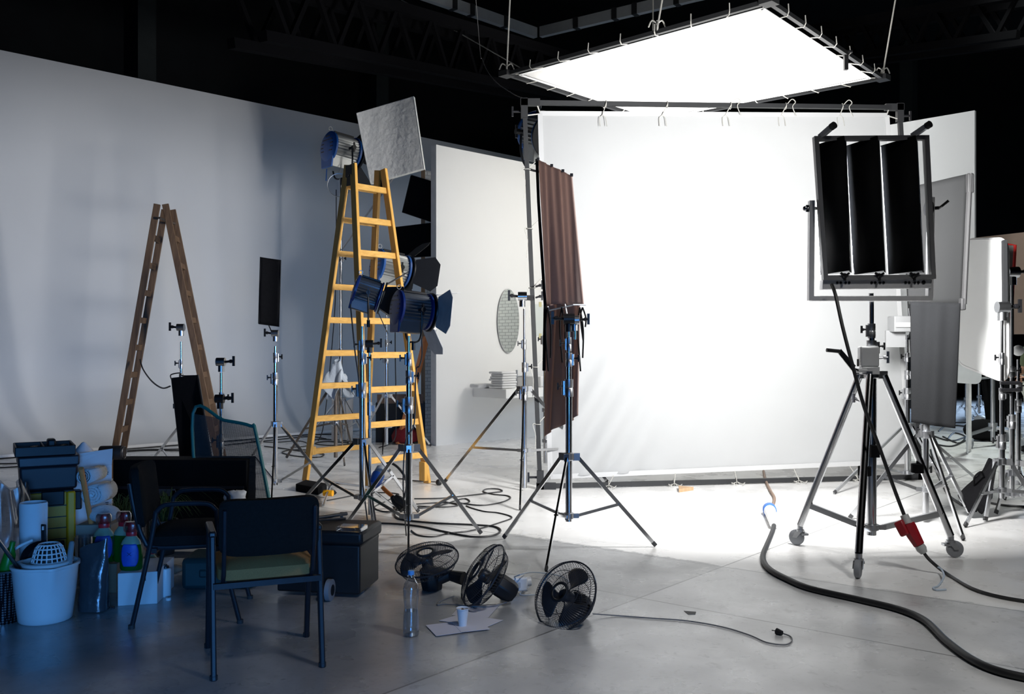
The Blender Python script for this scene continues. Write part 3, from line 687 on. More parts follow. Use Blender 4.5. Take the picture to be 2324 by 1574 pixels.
# ---------------------------------------------------------------- fresnel lamps
def lamp(label,c,d,r,L,blue,fins,ledge=1.0,door=1.0,lit=False,roll=0,frontring=None,boxdn=1.0,doors='lrtb',ang={},dw=1.0):
    c=V(c); M=frame(c,d); 
    if roll: M=M@Matrix.Rotation(math.radians(roll),4,'Z')
    t=thing('film_lamp',label,'lamp',c,None)
    h=L/2
    MB(M).lathe((0,0,0),(0,0,1),[(r*.93,-h),(r*.95,-h+.01),(r*.95,h*.7),(r*.9,h*.75)],64,fin=.07).build('housing',fins,t,sharp=20)
    o=MB(M).lathe((0,0,-h),(0,0,1),[(.0,-.16*r),(r*.6,-.15*r),(r*.92,-.09*r),(r*1.02,-.02*r),(r*1.02,.1*r),(r*.96,.13*r)],40).build('rear_cap',blue,t)
    for k in range(5):
        yy=(k-1.2)*.24*r; hw=math.sqrt(max(1e-5,(r*.72)**2-yy**2)); m=MB(M); m.obb((0,yy,-h-.118*r),(hw,0,0),(0,.035*r,0.0),(0,0,.035*r)); m.build('louvre',blackm,o)
    m=MB(M); m.prism([V((-.72*r,-.6*r,-h-.1*r)),V((.72*r,-.6*r,-h-.1*r)),V((.62*r,-1.32*r*boxdn,-h-.06*r)),V((-.62*r,-1.32*r*boxdn,-h-.06*r))],(0,0,.12*r)); m.build('rear_panel',blue,t,bevel=.006)
    m=MB(M); m.prism([V((-.66*r,-.6*r,-h)),V((.66*r,-.6*r,-h)),V((.58*r,-1.28*r*boxdn,-h)),V((-.58*r,-1.28*r*boxdn,-h))],(0,0,L*.72)); m.build('lower_box',fins,t,bevel=.008)
    m=MB(M); m.box((0,r*.98,-.05*L),r*.5,r*.14,L*.7) if False else m.obb((0,r*.98,-.05*L),(r*.25,0,0),(0,r*.07,0),(0,0,L*.36)); m.build('top_vent',blackm,t,bevel=.004)
    MB(M).ring((0,r*1.18,-h),(1,0,0),r*.12,r*.025,14,5).build('hook',steel,t)
    MB(M).lathe((0,0,h*.72),(0,0,1),[(r*.9,0),(r*1.02,.01),(r*1.02,.16*r),(r*.84,.2*r),(r*.84,.1*r)],40).build('front_ring',blue,t)
    MB(M).lathe((0,0,h*.72+.06*r),(0,0,1),[(0,.16*r),(r*.4,.14*r),(r*.84,.06*r),(r*.84,0)],32).build('lens',lensm,t)
    zf=h*.72+.26*r
    bd=MB(M).lathe((0,0,zf),(0,0,1),[(r*.86,0),(r*1.08,0),(r*1.1,.05*r),(r*1.08,.12*r),(r*.86,.12*r)],40).build('barn_door_ring',blackm,t)
    for s,ax in (('l',(-1,0)),('r',(1,0)),('t',(0,1)),('b',(0,-1))):
        if s not in doors: continue
        a=V((ax[0],ax[1],0)); b=V((-ax[1],ax[0],0)); z=V((0,0,1)); f=math.radians(ang.get(s,62 if s in 'lr' else 42)); out=a*math.cos(f)+z*math.sin(f)
        p=a*r*.95+z*(zf+.08*r); ln=r*1.5*door; w0=r*.72*dw; w1=(r*1.05 if s in 'lr' else r*.8)*dw
        poly=[p-b*w0,p+b*w0,p+out*ln*.75+b*w1,p+out*ln+b*w1*.62,p+out*ln-b*w1*.62,p+out*ln*.75-b*w1]
        nn=(b.cross(out)).normalized()*.004
        MB(M).prism(poly,nn).build('barn_door',DOORM,bd)
    # yoke: U bracket hung under the housing
    pts=[V((-r*1.2,0,0)),V((-r*1.22,-r*.9,0)),V((-r*.9,-r*1.62,0)),V((0,-r*1.75,0)),V((r*.9,-r*1.62,0)),V((r*1.22,-r*.9,0)),V((r*1.2,0,0))]
    # keep the yoke upright in the world
    My=frame(c,(M.col[2][0],M.col[2][1],0)); m=MB(My); m.tube(smoothpath(pts,5),r*.055,8); 
    for s in (-1,1): m.cyl((s*r*.9,0,0),(s*r*1.32,0,0),r*.10)
    y=m.build('yoke',blackm,t); m=MB(My); m.cyl((0,-r*1.72,0),(0,-r*2.2,0),r*.11); m.build('spigot',blackm,y)
    m=MB(My); m.cyl((-r*1.3,0,0),(-r*1.5,0,0),r*.14,n=10); m.bar((-r*1.45,-r*.3,0),(-r*1.45,r*.3,0),r*.08,r*.1,(1,0,0)); m.build('tilt_handle',blackm,y)
    return t,M,My
DOORM=mat('barn_door_black',(.022,.022,.024),.5,.2,var=.2)
dm=DOORM
t1,M1,_=lamp('upper blue and silver lamp on top of the tall stand by ladder',P(777,342,13.85),(.72,.62,-.10),.235,.46,bluem,finm,door=1.0)
t2,M2,_=lamp('lower blue and silver lamp glimpsed between the yellow ladder rails',P(889,610,13.1),(.80,.52,-.16),.235,.46,bluem,finm,door=1.0)
t3,M3,_=lamp('smoke grey lamp seen side-on and tilted down before the ladder',P(836,666,7.6),(.93,.14,-.30),.125,.22,bluedk,findk,door=1.05)
DOORM=mat('barn_door_grey',(.60,.60,.60),.55,.3,var=.2,scale=15)
t4,M4,_=lamp('dark blue lamp with wide open grey barn door, nearest the camera',P(938,704,6.9),(.86,.46,-.10),.135,.26,bluedk,findk,door=1.0,ang=dict(l=8,t=78,b=30,r=55),dw=1.15)
DOORM=dm
t5,M5,_=lamp('blue rimmed lamp half hidden behind the upper left silk corner',P(1236,305,11.2),(.35,-.75,-.25),.26,.46,bluem,finm,doors='')
stand('light_stand','tall stand hidden behind the silk under the blue rimmed lamp',1238,11.2,385,930,1000,[(1262,1068),(1292,1052),(1262,1050)],(760,),bottom=1050,r=.028)
# glass scrim disc hanging below lamp 1
gd=P(770,420,13.6); t=thing('scrim_disc','round glass scrim disc hanging below the upper blue lamp','scrim',gd)
MB().ring(gd,(.15,-1,0),.17,.006,40,6).build('rim',steel,t); MB().lathe(gd,(.15,-1,0),[(0,0),(.168,0)],36).build('glass_pane',clear,t); MB().tube([gd+V((0,0,.17)),gd+V((.02,.05,.32))],.004,5).build('hook_wire',steel,t)
# softlight head behind the silk right
greyshell=mat('pale_grey_shell',(.26,.265,.27),.5)
q=P(2043,735,9.4); t=thing('soft_light','pale box light head hanging beside the fluorescent bank stand','lamp',q)
MB().box(q,.19,.18,.16).build('housing',greyshell,t,bevel=.01); MB().box(q+V((.0,-.10,-.01)),.17,.03,.05).build('rear_panel',greyc,t,bevel=.004)
MB().box(q+V((-.03,.05,-.15)),.20,.03,.17).build('flap',greyshell,t); m=MB(); m.tube([q+V((.09,0,.16)),q+V((.11,0,-.06)),q+V((.08,0,-.14))],.008,6); m.build('yoke',chrome,t)
# lamp cables
def cable(label,pts,r=.006,m=cablem,name='cable',cat='cable',group=None,n=6,seg=6):
    pts=[(F(p[0],p[1],r) if len(p)==2 else P(*p)) if not isinstance(p,V) else p for p in pts]
    return tag(MB().tube(smoothpath(pts,n),r,seg).build(name,m),label,cat,group)
cable('black lamp cable hanging from the side-on lamp down its stand',[(795,690,7.5),(798,720,7.5),(806,800,7.48),(815,870,7.5),(818,960,7.5),(820,1060,7.5),F(835,1190,.01)],.006)
cable('dark lamp cable looped beside the nearest blue lamp stand',[(955,740,6.85),(958,800,6.84),(952,830,6.83),(944,845,6.84),(940,960,6.84),(921,1000,6.82),(915,1100,6.82),F(922,1215,.01)],.005)
cable('thin cable falling straight down from the upper blue lamp',[(742,372,13.8),(740,410,13.8)],.008,bluem)
cable('long thin cable hanging behind the left ladder rail',[(763,430,13.95),(762,650,13.95),(752,800,13.9),(735,960,13.8),F(722,1000,.01)],.007)
cable('dark cable hanging behind the right side of the yellow ladder',[(897,680,13.0),(897,800,13.0),(899,950,13.0),(893,1000,13.0),F(860,1015,.01)],.008)
# polystyrene board
pb=[P(808,256,12.6),P(937,218,12.75),P(961,383,12.75),P(840,417,12.6)]
nb=(pb[1]-pb[0]).cross(pb[3]-pb[0]).normalized(); nb=nb if nb.y>0 else -nb; nb=(nb+V((.35,0,0))).normalized()
t=thing('polystyrene_board','rough white polystyrene bounce board tilted above the yellow ladder','reflector board',(pb[0]+pb[2])/2)
MB().prism(pb,nb*.07).build('board_face',polym,t,bevel=.008)
m=MB(); e=V((.004,0,0)); m.prism([pb[1]+e,pb[2]+e,pb[2]+e+nb*.07,pb[1]+e+nb*.07],(.006,0,0)); m.build('right_edge',polylit,t)
q=(pb[2]+pb[3])/2+nb*.1; m=MB(); m.tube([q+V((.1,0,.25)),V((-2.545,13.82,2.9))],.014,8); tag(m.build('boom_arm',steel),'steel boom arm from the tall stand to the polystyrene board','boom arm')
# black flags near the flat
def flag(label,quad,th=.03,m=blackf,cat='flag'):
    t=thing('black_flag',label,cat,(quad[0]+quad[2])/2); n=(quad[1]-quad[0]).cross(quad[3]-quad[0]).normalized()
    MB().prism(quad,n*th).build('cloth',m,t); MB().tube([p+n*th/2 for p in quad]+[quad[0]+n*th/2],.012,6).build('wire_frame',blackm,t); return t
flag('square black flag tilted behind the edge of the white flat',[P(934,398,14.3),P(1002,418,14.5),P(988,506,14.5),P(914,481,14.3)])
flag('wide black flag below the tilted one behind the white flat',[P(889,517,14.4),P(1004,503,14.6),P(1004,578,14.6),P(900,586,14.4)])
MB_=MB(); MB_.tube([P(895,552,14.0),P(877,600,13.2)],.012,8); tag(MB_.build('grip_arm',steel),'thin grip arm joining the lower blue lamp stand and black flag','grip arm')
flag('black flag leaning against the foot of the brown ladder',[P(389,859,9.05),P(447,851,9.0),P(486,1090,8.7),P(418,1124,8.9)])
m=MB(); m.tube(smoothpath([P(389,860,9.05),P(388,850,9.05),P(408,846,9.04),P(414,852,9.03),P(443,852,9.0)],5),.006,6); tag(m.build('flag_handle',blackm),'bent wire handle sticking up from the leaning black flag','handle wire')
cable('black cord drooping from the brown ladder to the leaning flag',[(318,815,10.1),(325,838,10.0),(345,865,9.6),(368,880,9.3),(386,876,9.06)],.008)
# bits behind the ladder
t=thing('storage_box','dark open box standing on the floor behind the yellow ladder','box',F(905,1003)); q=F(905,1003)
MB().box(q+V((0,.25,.30)),.75,.45,.6,.1).build('body',blackp,t,bevel=.01); MB().box(q+V((.02,.02,.66)),.7,.03,.14,.1).build('flap',brownb,t)
m=MB(); c_=F(920,1002); m.lathe(c_+V((.02,-.25,0)),(0,0,1),[(.12,0),(.19,.04),(.2,.12),(.16,.2),(.07,.25),(.03,.27)],20); tag(m.build('red_bag',mat('red_cloth',(.25,.012,.02),.8,0,var=.3,bump=.5,bscale=12)),'round red bag on the floor behind the yellow ladder','bag')
tag(MB().bar(P(968,765,14.2),F(905,1008),.05,.09).build('timber_brace',stickw),'slanting wooden brace leaning behind the right ladder leg','timber')
tag(MB().prism([F(780,1000),F(800,1000),F(800,1000)+V((.0,.05,.66)),F(780,1000)+V((0,.05,.6))],(0,.03,0)).build('grey_board',whitecard),'small grey board leaning behind the worn iron stand','board')
tag(MB().prism([F(752,1001),F(759,1001),F(759,1001)+V((.0,.05,.75)),F(752,1001)+V((0,.05,.75))],(0,.03,0)).build('pale_board',whitecard),'narrow pale board leaning behind the tall lamp stand','board')
pale_metal=mat('pale_cast_metal',(.66,.67,.68),.4,.25,var=.08)
alud=mat('dull_aluminium',(.26,.26,.265),.4,.3,var=.1)
# ---------------------------------------------------------------- fluorescent bank on crank stand
BY=6.2
def Q(x,y,o=0): 
    d=BY-.00012*(470-y)*1.0; p=P(x,y,d); return p+V((0,o,0))
t=thing('fluorescent_bank','large fluorescent light bank with three black reflectors, seen from behind','lamp',Q(1985,470))
qs=[Q(1851,315),Q(2101,313),Q(2116,628),Q(1872,630)]
for a,b in ((0,1),(1,2),(2,3),(3,0)): MB().bar(qs[a]+(qs[a]-qs[b]).normalized()*.015,qs[b]+(qs[b]-qs[a]).normalized()*.015,.03,.05,(0,1,0)).build('frame_bar',alud,t,bevel=.003)
refl=(((1857,324),(1908,312),(1926,314),(1872,621),(1921,615),(1938,617)),((1932,324),(1983,312),(2002,314),(1948,621),(1999,615),(2016,617)),((2011,324),(2069,311),(2089,318),(2028,620),(2085,615),(2104,617)))
white_in=mat('white_lining',(.85,.85,.85),.5)
for a in refl:
    T=[Q(*a[0],.085),Q(*a[1],-.055),Q(*a[2],.05)]; Bm=[Q(*a[3],.085),Q(*a[4],-.055),Q(*a[5],.05)]
    m=MB(); m.add(T+Bm,[(0,1,4,3),(1,2,5,4)]); r_=m.build('reflector',blackr,t,solid=.006,sharp=10)
    m=MB(); e=V((0,.012,0)); m.add([p+e for p in T+Bm],[(0,1,4,3),(1,2,5,4)]); m.build('lining',white_in,r_,sharp=10)
    MB().prism([T[0]+e,T[1]+e,T[2]+e],(0,0,-.006)).build('end_plate',blackm,r_)
    MB().prism([Bm[0]+e,Bm[1]+e,Bm[2]+e],(0,0,.006)).build('end_plate',steel,r_)
    for f in (.35,.7):
        a_=(T[0].lerp(T[2],f)); b_=(Bm[0].lerp(Bm[2],f)); MB().cyl(a_+V((0,-.015,-.03)),b_+V((0,-.015,.03)),.013,n=10).build('fluorescent_tube',tubem,r_)
m=MB(); m.prism([Q(1868,634),Q(2114,632),Q(2114,653),Q(1867,656)],(0,.07,0)); o=m.build('ballast_strip',alu,t,bevel=.004)
for x in (1900,1908,1919,1927,1978,1986,1997,2005,2055,2063,2076,2084): MB().cyl(Q(x,641,-.004),Q(x,641,.01),.009,n=10).build('socket',blackm,o)
MB().cyl(Q(2096,640,-.004),Q(2096,640,.01),.013,n=12).build('socket',blackm,o)
for x in (1914,1992,2071):
    m=MB(); c_=Q(x,626,-.03); m.lathe(c_,(0,-1,0),[(.018,-.03),(.018,0),(.01,.012)],10); 
    for k in range(3): an=k*2.09+.5; m.bar(c_-V((math.cos(an),0,math.sin(an)))*.0,c_+V((math.cos(an),0,math.sin(an)))*.034,.014,.014)
    m.build('star_knob',blackm,t)
for x0,y0,x1,y1 in ((1861,311,1880,293),(2070,309,2094,291)):
    m=MB(); m.bar(Q(x0,y0),Q(x1,y1,-.06),.032,.032); o=m.build('carry_arm',alu,t); MB().cyl(Q(x1,y1,-.06),Q(x1+4,y1-3,-.085),.024).build('end_cap',rubber,o)
yk=[Q(1848,452,.06),Q(1846,676,.06),Q(2118,676,.06),Q(2122,449,.06)]
for i in range(3): MB().bar(yk[i],yk[i+1]+(yk[i+1]-yk[i]).normalized()*.014,.034,.05,(0,1,0)).build('yoke_bar',alu,t,bevel=.003)
m=MB(); m.cyl(Q(1860,470,.06),Q(1834,470,.06),.012); m.ball(Q(1834,470,.06),.018,10); m.bar(Q(1838,462,.06),Q(1838,478,.06),.02,.02,(1,0,0)); m.build('tilt_knob',chrome,t)
m=MB(); m.cyl(Q(2112,470,.06),Q(2122,470,.06),.05); m.cyl(Q(2122,470,.06),Q(2136,470,.03),.012); m.tube([Q(2136,470,.03),Q(2138,467,0),Q(2150,456,-.02)],.009,8); m.build('tilt_handle',blackm,t)
m=MB(); m.cyl(Q(1985,676,.06),Q(1985,664,.06),.016); m.build('mount_bolt',steel,t)
area('fluorescent_light',Q(1985,465,.13),Q(1850,520,3.4),.72,.9,465,(1,.99,.975))
# crank stand
Yk=6.35
cast=[F(1808,1236),F(1947,1311),F(2167,1264)]
X0=(1978-1162)/FPX*Yk
ends=[]
for c_ in cast: d=V((X0-c_.x,Yk-c_.y,0)).normalized(); ends.append(c_+d*.03+V((0,0,.15)))
t,c,z=stand('crank_stand','big chrome wind-up stand on three wheels under the fluorescent bank',1978,Yk,684,850,1196,ends,(806,772,734),bottom=1213,r=.033,cat='light stand',group=None,att=.86,tubeleg=True,legw=.05)
for o in t.children:      # put the leg ends up on the castors
    pass
for c_,e in zip(cast,ends):
    m=MB(); m.cyl(e+V((0,0,.0)),e-V((0,0,.035)),.022); d=V((c_.x-X0,c_.y-Yk,0)).normalized(); s_=V((-d.y,d.x,0))
    w=V((c_.x,c_.y,.058)); m.lathe(e-V((0,0,.05)),(0,0,1),[(.03,0),(.03,.02)],12)
    for k in (-1,1): m.prism([e+s_*.026*k-V((0,0,.045))-d*.025,e+s_*.026*k-V((0,0,.045))+d*.025,w+s_*.026*k+d*.018,w+s_*.026*k-d*.018],s_*.004*k)
    m.box(e-d*.03-V((0,0,.06)),.05,.05,.015); o=m.build('caster',steel,t)
    MB().lathe(w-s_*.018,s_,[(.045,-.002),(.056,.004),(.058,.018),(.056,.032),(.045,.038)],28).build('wheel',greyrub,o)
# crank box and handle
m=MB(); q=c(z(815)); m.box(q+V((-.03,-.02,.02)),.13,.07,.14); o=m.build('crank_housing',pale_metal,t,bevel=.012)
m=MB(); a=c(z(840)); m.box(a+V((-.03,-.04,0)),.12,.06,.05); m.cyl(a+V((-.06,-.07,.0)),a+V((-.14,-.09,.0)),.014); m.build('gear_box',pale_metal,t,bevel=.004)
m=MB(); p0=P(1934,836,6.25); p1=P(1904,796,6.22); m.prism([p0+V((0,0,-.02)),p0+V((.02,0,.02)),p1+V((.01,0,.014)),p1+V((-.01,0,-.014))],(0,-.012,0)); m.cyl(p0,a+V((-.13,-.09,0)),.012)
o=m.build('crank_arm',chrome,t); MB().cyl(P(1876,794,6.2),P(1906,797,6.21),.013,n=12).build('crank_grip',blackm,o)
tknob(c(z(812))+V((.04,-.02,0)),(1,-.2,.1),.014,.06,.08,t,steel)
for k in (0,1):
    p=ends[2-k].lerp(c(z(850)),.42 if k==0 else .44); m=MB(); m.cyl(p-V((0,0,.03)),p+V((0,0,.03)),.042,n=14); m.build('leg_band',blackf,t)
q=c(z(1022)); m=MB(); m.box(q+V((.0,-.05,0)),.06,.04,.08); m.build('leg_band',blackf,t)
p=ends[0].lerp(c(z(850)),.83); tknob(p,(-.8,-.3,.5),.012,.05,.06,t,chrome)
# supply cable with red coupling
t=thing('red_coupling','red heavy duty plug and socket hanging on the black supply cable','plug',P(2070,1205,6.0))
pl=[P(2052,1168,6.02),P(2060,1188,6.0),P(2072,1212,5.98),P(2086,1236,5.96),P(2097,1254,5.95)]
m=MB(); m.cyl(pl[0],pl[1],.026,.03); m.build('collar',greyc,t); m=MB(); m.tube([pl[1],pl[1].lerp(pl[2],.3),pl[2],pl[3]],[.044,.046,.044,.036],8); o=m.build('body',redc,t)
m=MB(); x,y,zz=basis(pl[3]-pl[1]); m.obb(pl[1].lerp(pl[2],.4)-x*.0+V((-.05,0,.0)),x*.03,y*.03,zz*.05); m.build('cap',redc,o,bevel=.012)
m=MB(); m.tube([pl[3],pl[3].lerp(pl[4],.5),pl[4]],[.03,.033,.022],12); m.build('gland',greyc,t)
cable('black cable dropping from the fluorescent bank to the red coupling',[(1888,646,6.18),(1897,672,6.1),(1912,740,6.03),(1934,825,5.98),(1962,925,5.98),(1996,1015,5.98),(2030,1110,6.0),(2052,1168,6.02)],.0125)
cable('black cable running from the red coupling off to the right floor edge',[pl[4],(2112,1272,5.93),F(2150,1302,.011),F(2220,1340,.011),F(2330,1364,.011),F(2500,1380,.011)],.011)
cable('pale looped cord dangling from the cable by the red coupling',[(2128,1286,5.9),(2137,1292,5.88),F(2142,1308,.03),F(2130,1328,.008),F(2118,1333,.006),F(2125,1338,.006),F(2147,1337,.006)],.006,cablew,'tie_cord','cord')
# thick cable with blue coupling
t=thing('blue_coupling','blue and white heavy plug coupling lying on the white floor','plug',F(1750,1170))
m=MB(); a,b=F(1745,1152,.045),F(1757,1188,.045); d=(b-a)
m.lathe(a,d,[(.03,0),(.045,.02),(.05,.05)],20); m.build('rear_shell',whitep,t); m=MB(); m.lathe(a,d,[(.05,.05),(.058,.06),(.058,.14),(.05,.15)],20); m.build('ring',bluec,t)
m=MB(); m.lathe(a,d,[(.05,.15),(.047,.22),(.036,d.length-.04),(.036,d.length)],20); m.build('front_shell',whitep,t)
cable('thick black power cable snaking across the floor to the near right corner',[F(1757,1186,.04),F(1755,1200,.02),F(1749,1216,.018),F(1740,1237,.018),F(1732,1258,.018),F(1735,1277,.018),F(1752,1295,.018),F(1790,1315,.018),F(1840,1335,.018),F(1950,1360,.018),F(2040,1382,.018),F(2100,1408,.018),F(2150,1455,.018),F(2210,1498,.018),F(2280,1526,.018),F(2400,1550,.018)],.0185,cablem,seg=12)
cable('short brown cable running from under the silk to the blue coupling',[F(1733,1068,.015),F(1738,1090,.015),F(1748,1112,.015),F(1757,1128,.015),F(1755,1143,.02),F(1747,1154,.04)],.015,cableb)
# ---------------------------------------------------------------- brown cloth flags
t=thing('brown_cloth_flag','tall brown cloth flag in two hanging panels left of the silk','cloth flag',P(1265,690,7.1))
c0=[P(1221,362,7.35),P(1297,398,6.95),P(1319,692,6.95),P(1237,690,7.2)]
def clothfn(cn,amp,fr,lean=0):
    n_=(cn[1]-cn[0]).cross(cn[3]-cn[0]).normalized()
    def fn(s,v):
        p=cn[0].lerp(cn[1],s).lerp(cn[3].lerp(cn[2],s),v)
        return p+n_*(math.sin(s*fr+v*1.2)*amp*(.4+.6*v)+math.sin(s*fr*2.3+2+v)*amp*.4)
    return fn
MB().sheet(clothfn(c0,.018,13),40,40).build('upper_cloth',brownc,t,solid=.006,sharp=180)
c1=[P(1238,690,7.22),P(1318,688,6.98),P(1316,942,6.98),P(1231,990,7.28)]
MB().sheet(clothfn(c1,.03,10),40,40).build('lower_cloth',brownd,t,solid=.008,sharp=180)
m=MB(); m.tube([c0[3]+V((.02,-.04,-.02)),c0[3]+V((.03,-.05,-.05)),c0[2]+V((-.06,-.05,0)),c0[2]+V((.03,-.05,.0))],.006,8); m.tube([c0[3].lerp(c0[2],.55)+V((0,-.05,0)),P(1290,733,6.65)],.007,8); m.build('frame_rod',whitep,t)
m=MB(); m.tube([c0[0]+V((-.01,-.02,.0)),c0[0].lerp(c0[3],.3)+V((-.012,-.0,0)),c0[3]+V((-.0,0,0)),c1[3].lerp(c1[0],.5)],.012,6); m.build('black_edge',blackf,t)
for s in (0,.42,.75,1): p=c0[0].lerp(c0[1],s); MB().box(p+V((0,-.008,.002)),.022,.02,.022).build('clip',blackm,t)
for x,l in ((1243,130),(1275,110),(1316,130),(1322,60)):
    p=P(x,697,6.92); m=MB(); q_=P(x+4,697+l,6.92); 
    for k in (-1,1): m.tube(smoothpath([p,p.lerp(q_,.4)+V((.02*k,0,0)),q_+V((.008*k,0,.05*k))],5),.006,4)
    m.build('tie_tape',blackf,t)
# ---------------------------------------------------------------- grey cloth flag
t=thing('grey_cloth_flag','tall grey cloth flag with a darker hanging lower panel','cloth flag',P(2130,700,7.6))
g0=[P(2050,428,7.75),P(2195,395,7.55),P(2181,690,7.55),P(2062,690,7.7)]
MB().sheet(clothfn(g0,.006,5),20,20).build('upper_cloth',mat('mid_grey_cloth',(.017,.0175,.018),.9,0,var=.08,scale=4,spec=.1),t,solid=.02,sharp=180)
m=MB(); m.tube([g0[1]+V((.01,-.03,.0)),g0[2]+V((.01,-.03,0))],.022,8); m.build('edge_tape',tapem,t)
g1=[P(2066,684,7.68),P(2180,688,7.52),P(2168,972,7.5),P(2068,958,7.66)]
MB().sheet(clothfn(g1,.02,7),30,30).build('lower_cloth',greycl,t,solid=.01,sharp=180)
for q_,w_,h_ in ((g0[1]+V((.01,-.02,-.08)),.05,.16),(g0[2]+V((0,-.02,0)),.04,.1)): MB().box(q_,w_,.06,h_).build('tape_patch',tapem,t,bevel=.01)
MB().cyl(P(2101,890,7.65),P(2101,690,7.72),.012).build('support_rod',steel,t)
# ---------------------------------------------------------------- white reflector + red scrim
def roundpoly(c4,r,n=6):
    out=[]
    for i in range(4):
        p,a,b=c4[i],c4[i-1],c4[(i+1)%4]; u=(a-p).normalized()*r; w_=(b-p).normalized()*r
        for k in range(n+1):
            s=k/n; out.append((p+u)*(1-s)**2+p*2*s*(1-s)+(p+w_)*s*s)
    return out
wq=[P(2188,545,8.35),P(2279,543,7.75),P(2281,866,7.75),P(2170,822,8.35)]
nr=(wq[1]-wq[0]).cross(wq[3]-wq[0]).normalized(); nr=nr if nr.y>0 else -nr
t=thing('white_reflector','large rounded white reflector board clamped on the right stand','reflector board',(wq[0]+wq[2])/2)
rp=roundpoly(wq,.12); MB().prism(rp,nr*.05).build('board_face',whiter,t,bevel=.006)
m=MB(); m.tube([p+nr*.02 for p in rp],.022,8,closed=True); m.build('edge_tape',edgem,t)
m=MB(); m.bar(P(2279,545,7.72),P(2281,720,7.70),.03,.05); m.build('mount_spine',darkr,t)
sq=[P(2276,553,8.25),P(2304,556,8.2),P(2295,722,8.2),P(2266,722,8.25)]
t=thing('red_scrim','red framed scrim leaning beside the white reflector','scrim',(sq[0]+sq[2])/2)
m=MB(); m.tube([sq[0],sq[1],sq[2]],.013,8); m.tube([sq[0]+V((0,.05,0)),sq[3]],.013,8); m.build('red_frame',mat('bright_red_enamel',(.65,.03,.025),.4),t); MB().prism(sq,(0,.006,0)).build('scrim_cloth',meshmat('scrim_net',(.2,.19,.18),150,.4),t)
# second silver reflector behind
s2=[P(2165,640,12.4),P(2226,640,12.1),P(2228,872,12.1),P(2163,868,12.4)]
t=thing('silver_reflector','pale silver reflector board farther back below the white one','reflector board',(s2[0]+s2[2])/2)
MB().prism(roundpoly(s2,.1),(0,.04,0)).build('board_face',mat('silver_board',(.6,.63,.63),.45,.3,var=.1),t); MB().cyl(P(2195,868,12.3),F(2195,1030),.013).build('post',steel,t)
# black bag on stand
bq=[P(2262,1042,7.9),P(2274,1050,7.9),P(2270,1104,7.85),P(2254,1130,7.8),P(2240,1150,7.8),P(2230,1170,7.78),P(2222,1156,7.8),P(2206,1170,7.8),P(2192,1148,7.85),P(2178,1126,7.9),P(2200,1104,7.92),P(2226,1084,7.95)]
t=thing('sand_bag','black saddle bag hanging behind the near leg of the right stand','bag',(bq[0]+bq[5])/2)
MB().prism(bq[0:1]+bq[3:],(.02,.10,.0)).build('outer_pouch',blackf,t,bevel=.02); MB().prism([p+V((0,.1,0)) for p in bq[0:6]]+[bq[0].lerp(bq[5],.5)+V((-.05,.1,0))],(.02,.08,0)).build('rear_pouch',blackf,t,bevel=.015)
MB().tube(smoothpath([P(2211,1100,7.9),P(2212,1082,7.85),P(2226,1070,7.85),P(2233,1080,7.88)],5),.008,6).build('handle',blackf,t)
m=MB(); m.ring(P(2184,1134,7.9),(0,1,0),.02,.005,12,4); m.tube([P(2184,1138,7.9),P(2192,1152,7.88)],.01,6); m.build('ring_clip',steel,t)
# rolling base far right
Yr=13.4; t=thing('rolling_stand','low rolling stand with castor standing far back on the right','light stand',F(2253,1012))
b=F(2253,1012); MB().cyl(b+V((0,0,.08)),V((b.x,b.y,1.55)),.03).build('tube_section',steel,t)
hub=b+V((0,0,.28)); MB().cyl(hub-V((0,0,.06)),hub+V((0,0,.06)),.06).build('leg_collar',steel,t)
for f in (F(2201,1017),F(2316,1016),F(2285,1001)):
    e=V((f.x,f.y,.2)); MB().bar(hub,e,.05,.035).build('leg',steel,t)
    m=MB(); m.cyl(e,e-V((0,0,.05)),.03); m.box(e-V((0,0,.07)),.07,.07,.04); o=m.build('caster',steel,t); MB().lathe(V((f.x-.025,f.y,.08)),(1,0,0),[(.06,0),(.078,.006),(.078,.044),(.06,.05)],20).build('wheel',greyrub,o)
# bag + drape
q=F(2258,1012); m=MB(); m.ball(q+V((.22,.78,.17)),.30,16,(1,.6,.56)); tag(m.build('black_bag',blackf),'black soft bag on the floor beside the rolling stand','bag')
dr=[P(2228,862,14.6),P(2296,850,14.6),P(2300,1002,14.6),P(2246,1000,14.6)]
MBd=MB(); MBd.sheet(clothfn(dr,.05,12),24,16)
t=thing('black_drape','black cloth drape hanging behind the right stands down to the floor','drape',(dr[2]+dr[3])/2)
MBd.build('cloth',blackf,t,solid=.03,sharp=180); m=MB(); m.cyl(dr[0]+V((-.1,0,.02)),dr[1]+V((.5,0,.02)),.02); m.cyl(dr[1]+V((.3,.0,0)),V((dr[1].x+.3,dr[1].y,0)),.025); m.build('support_rail',steel,t)
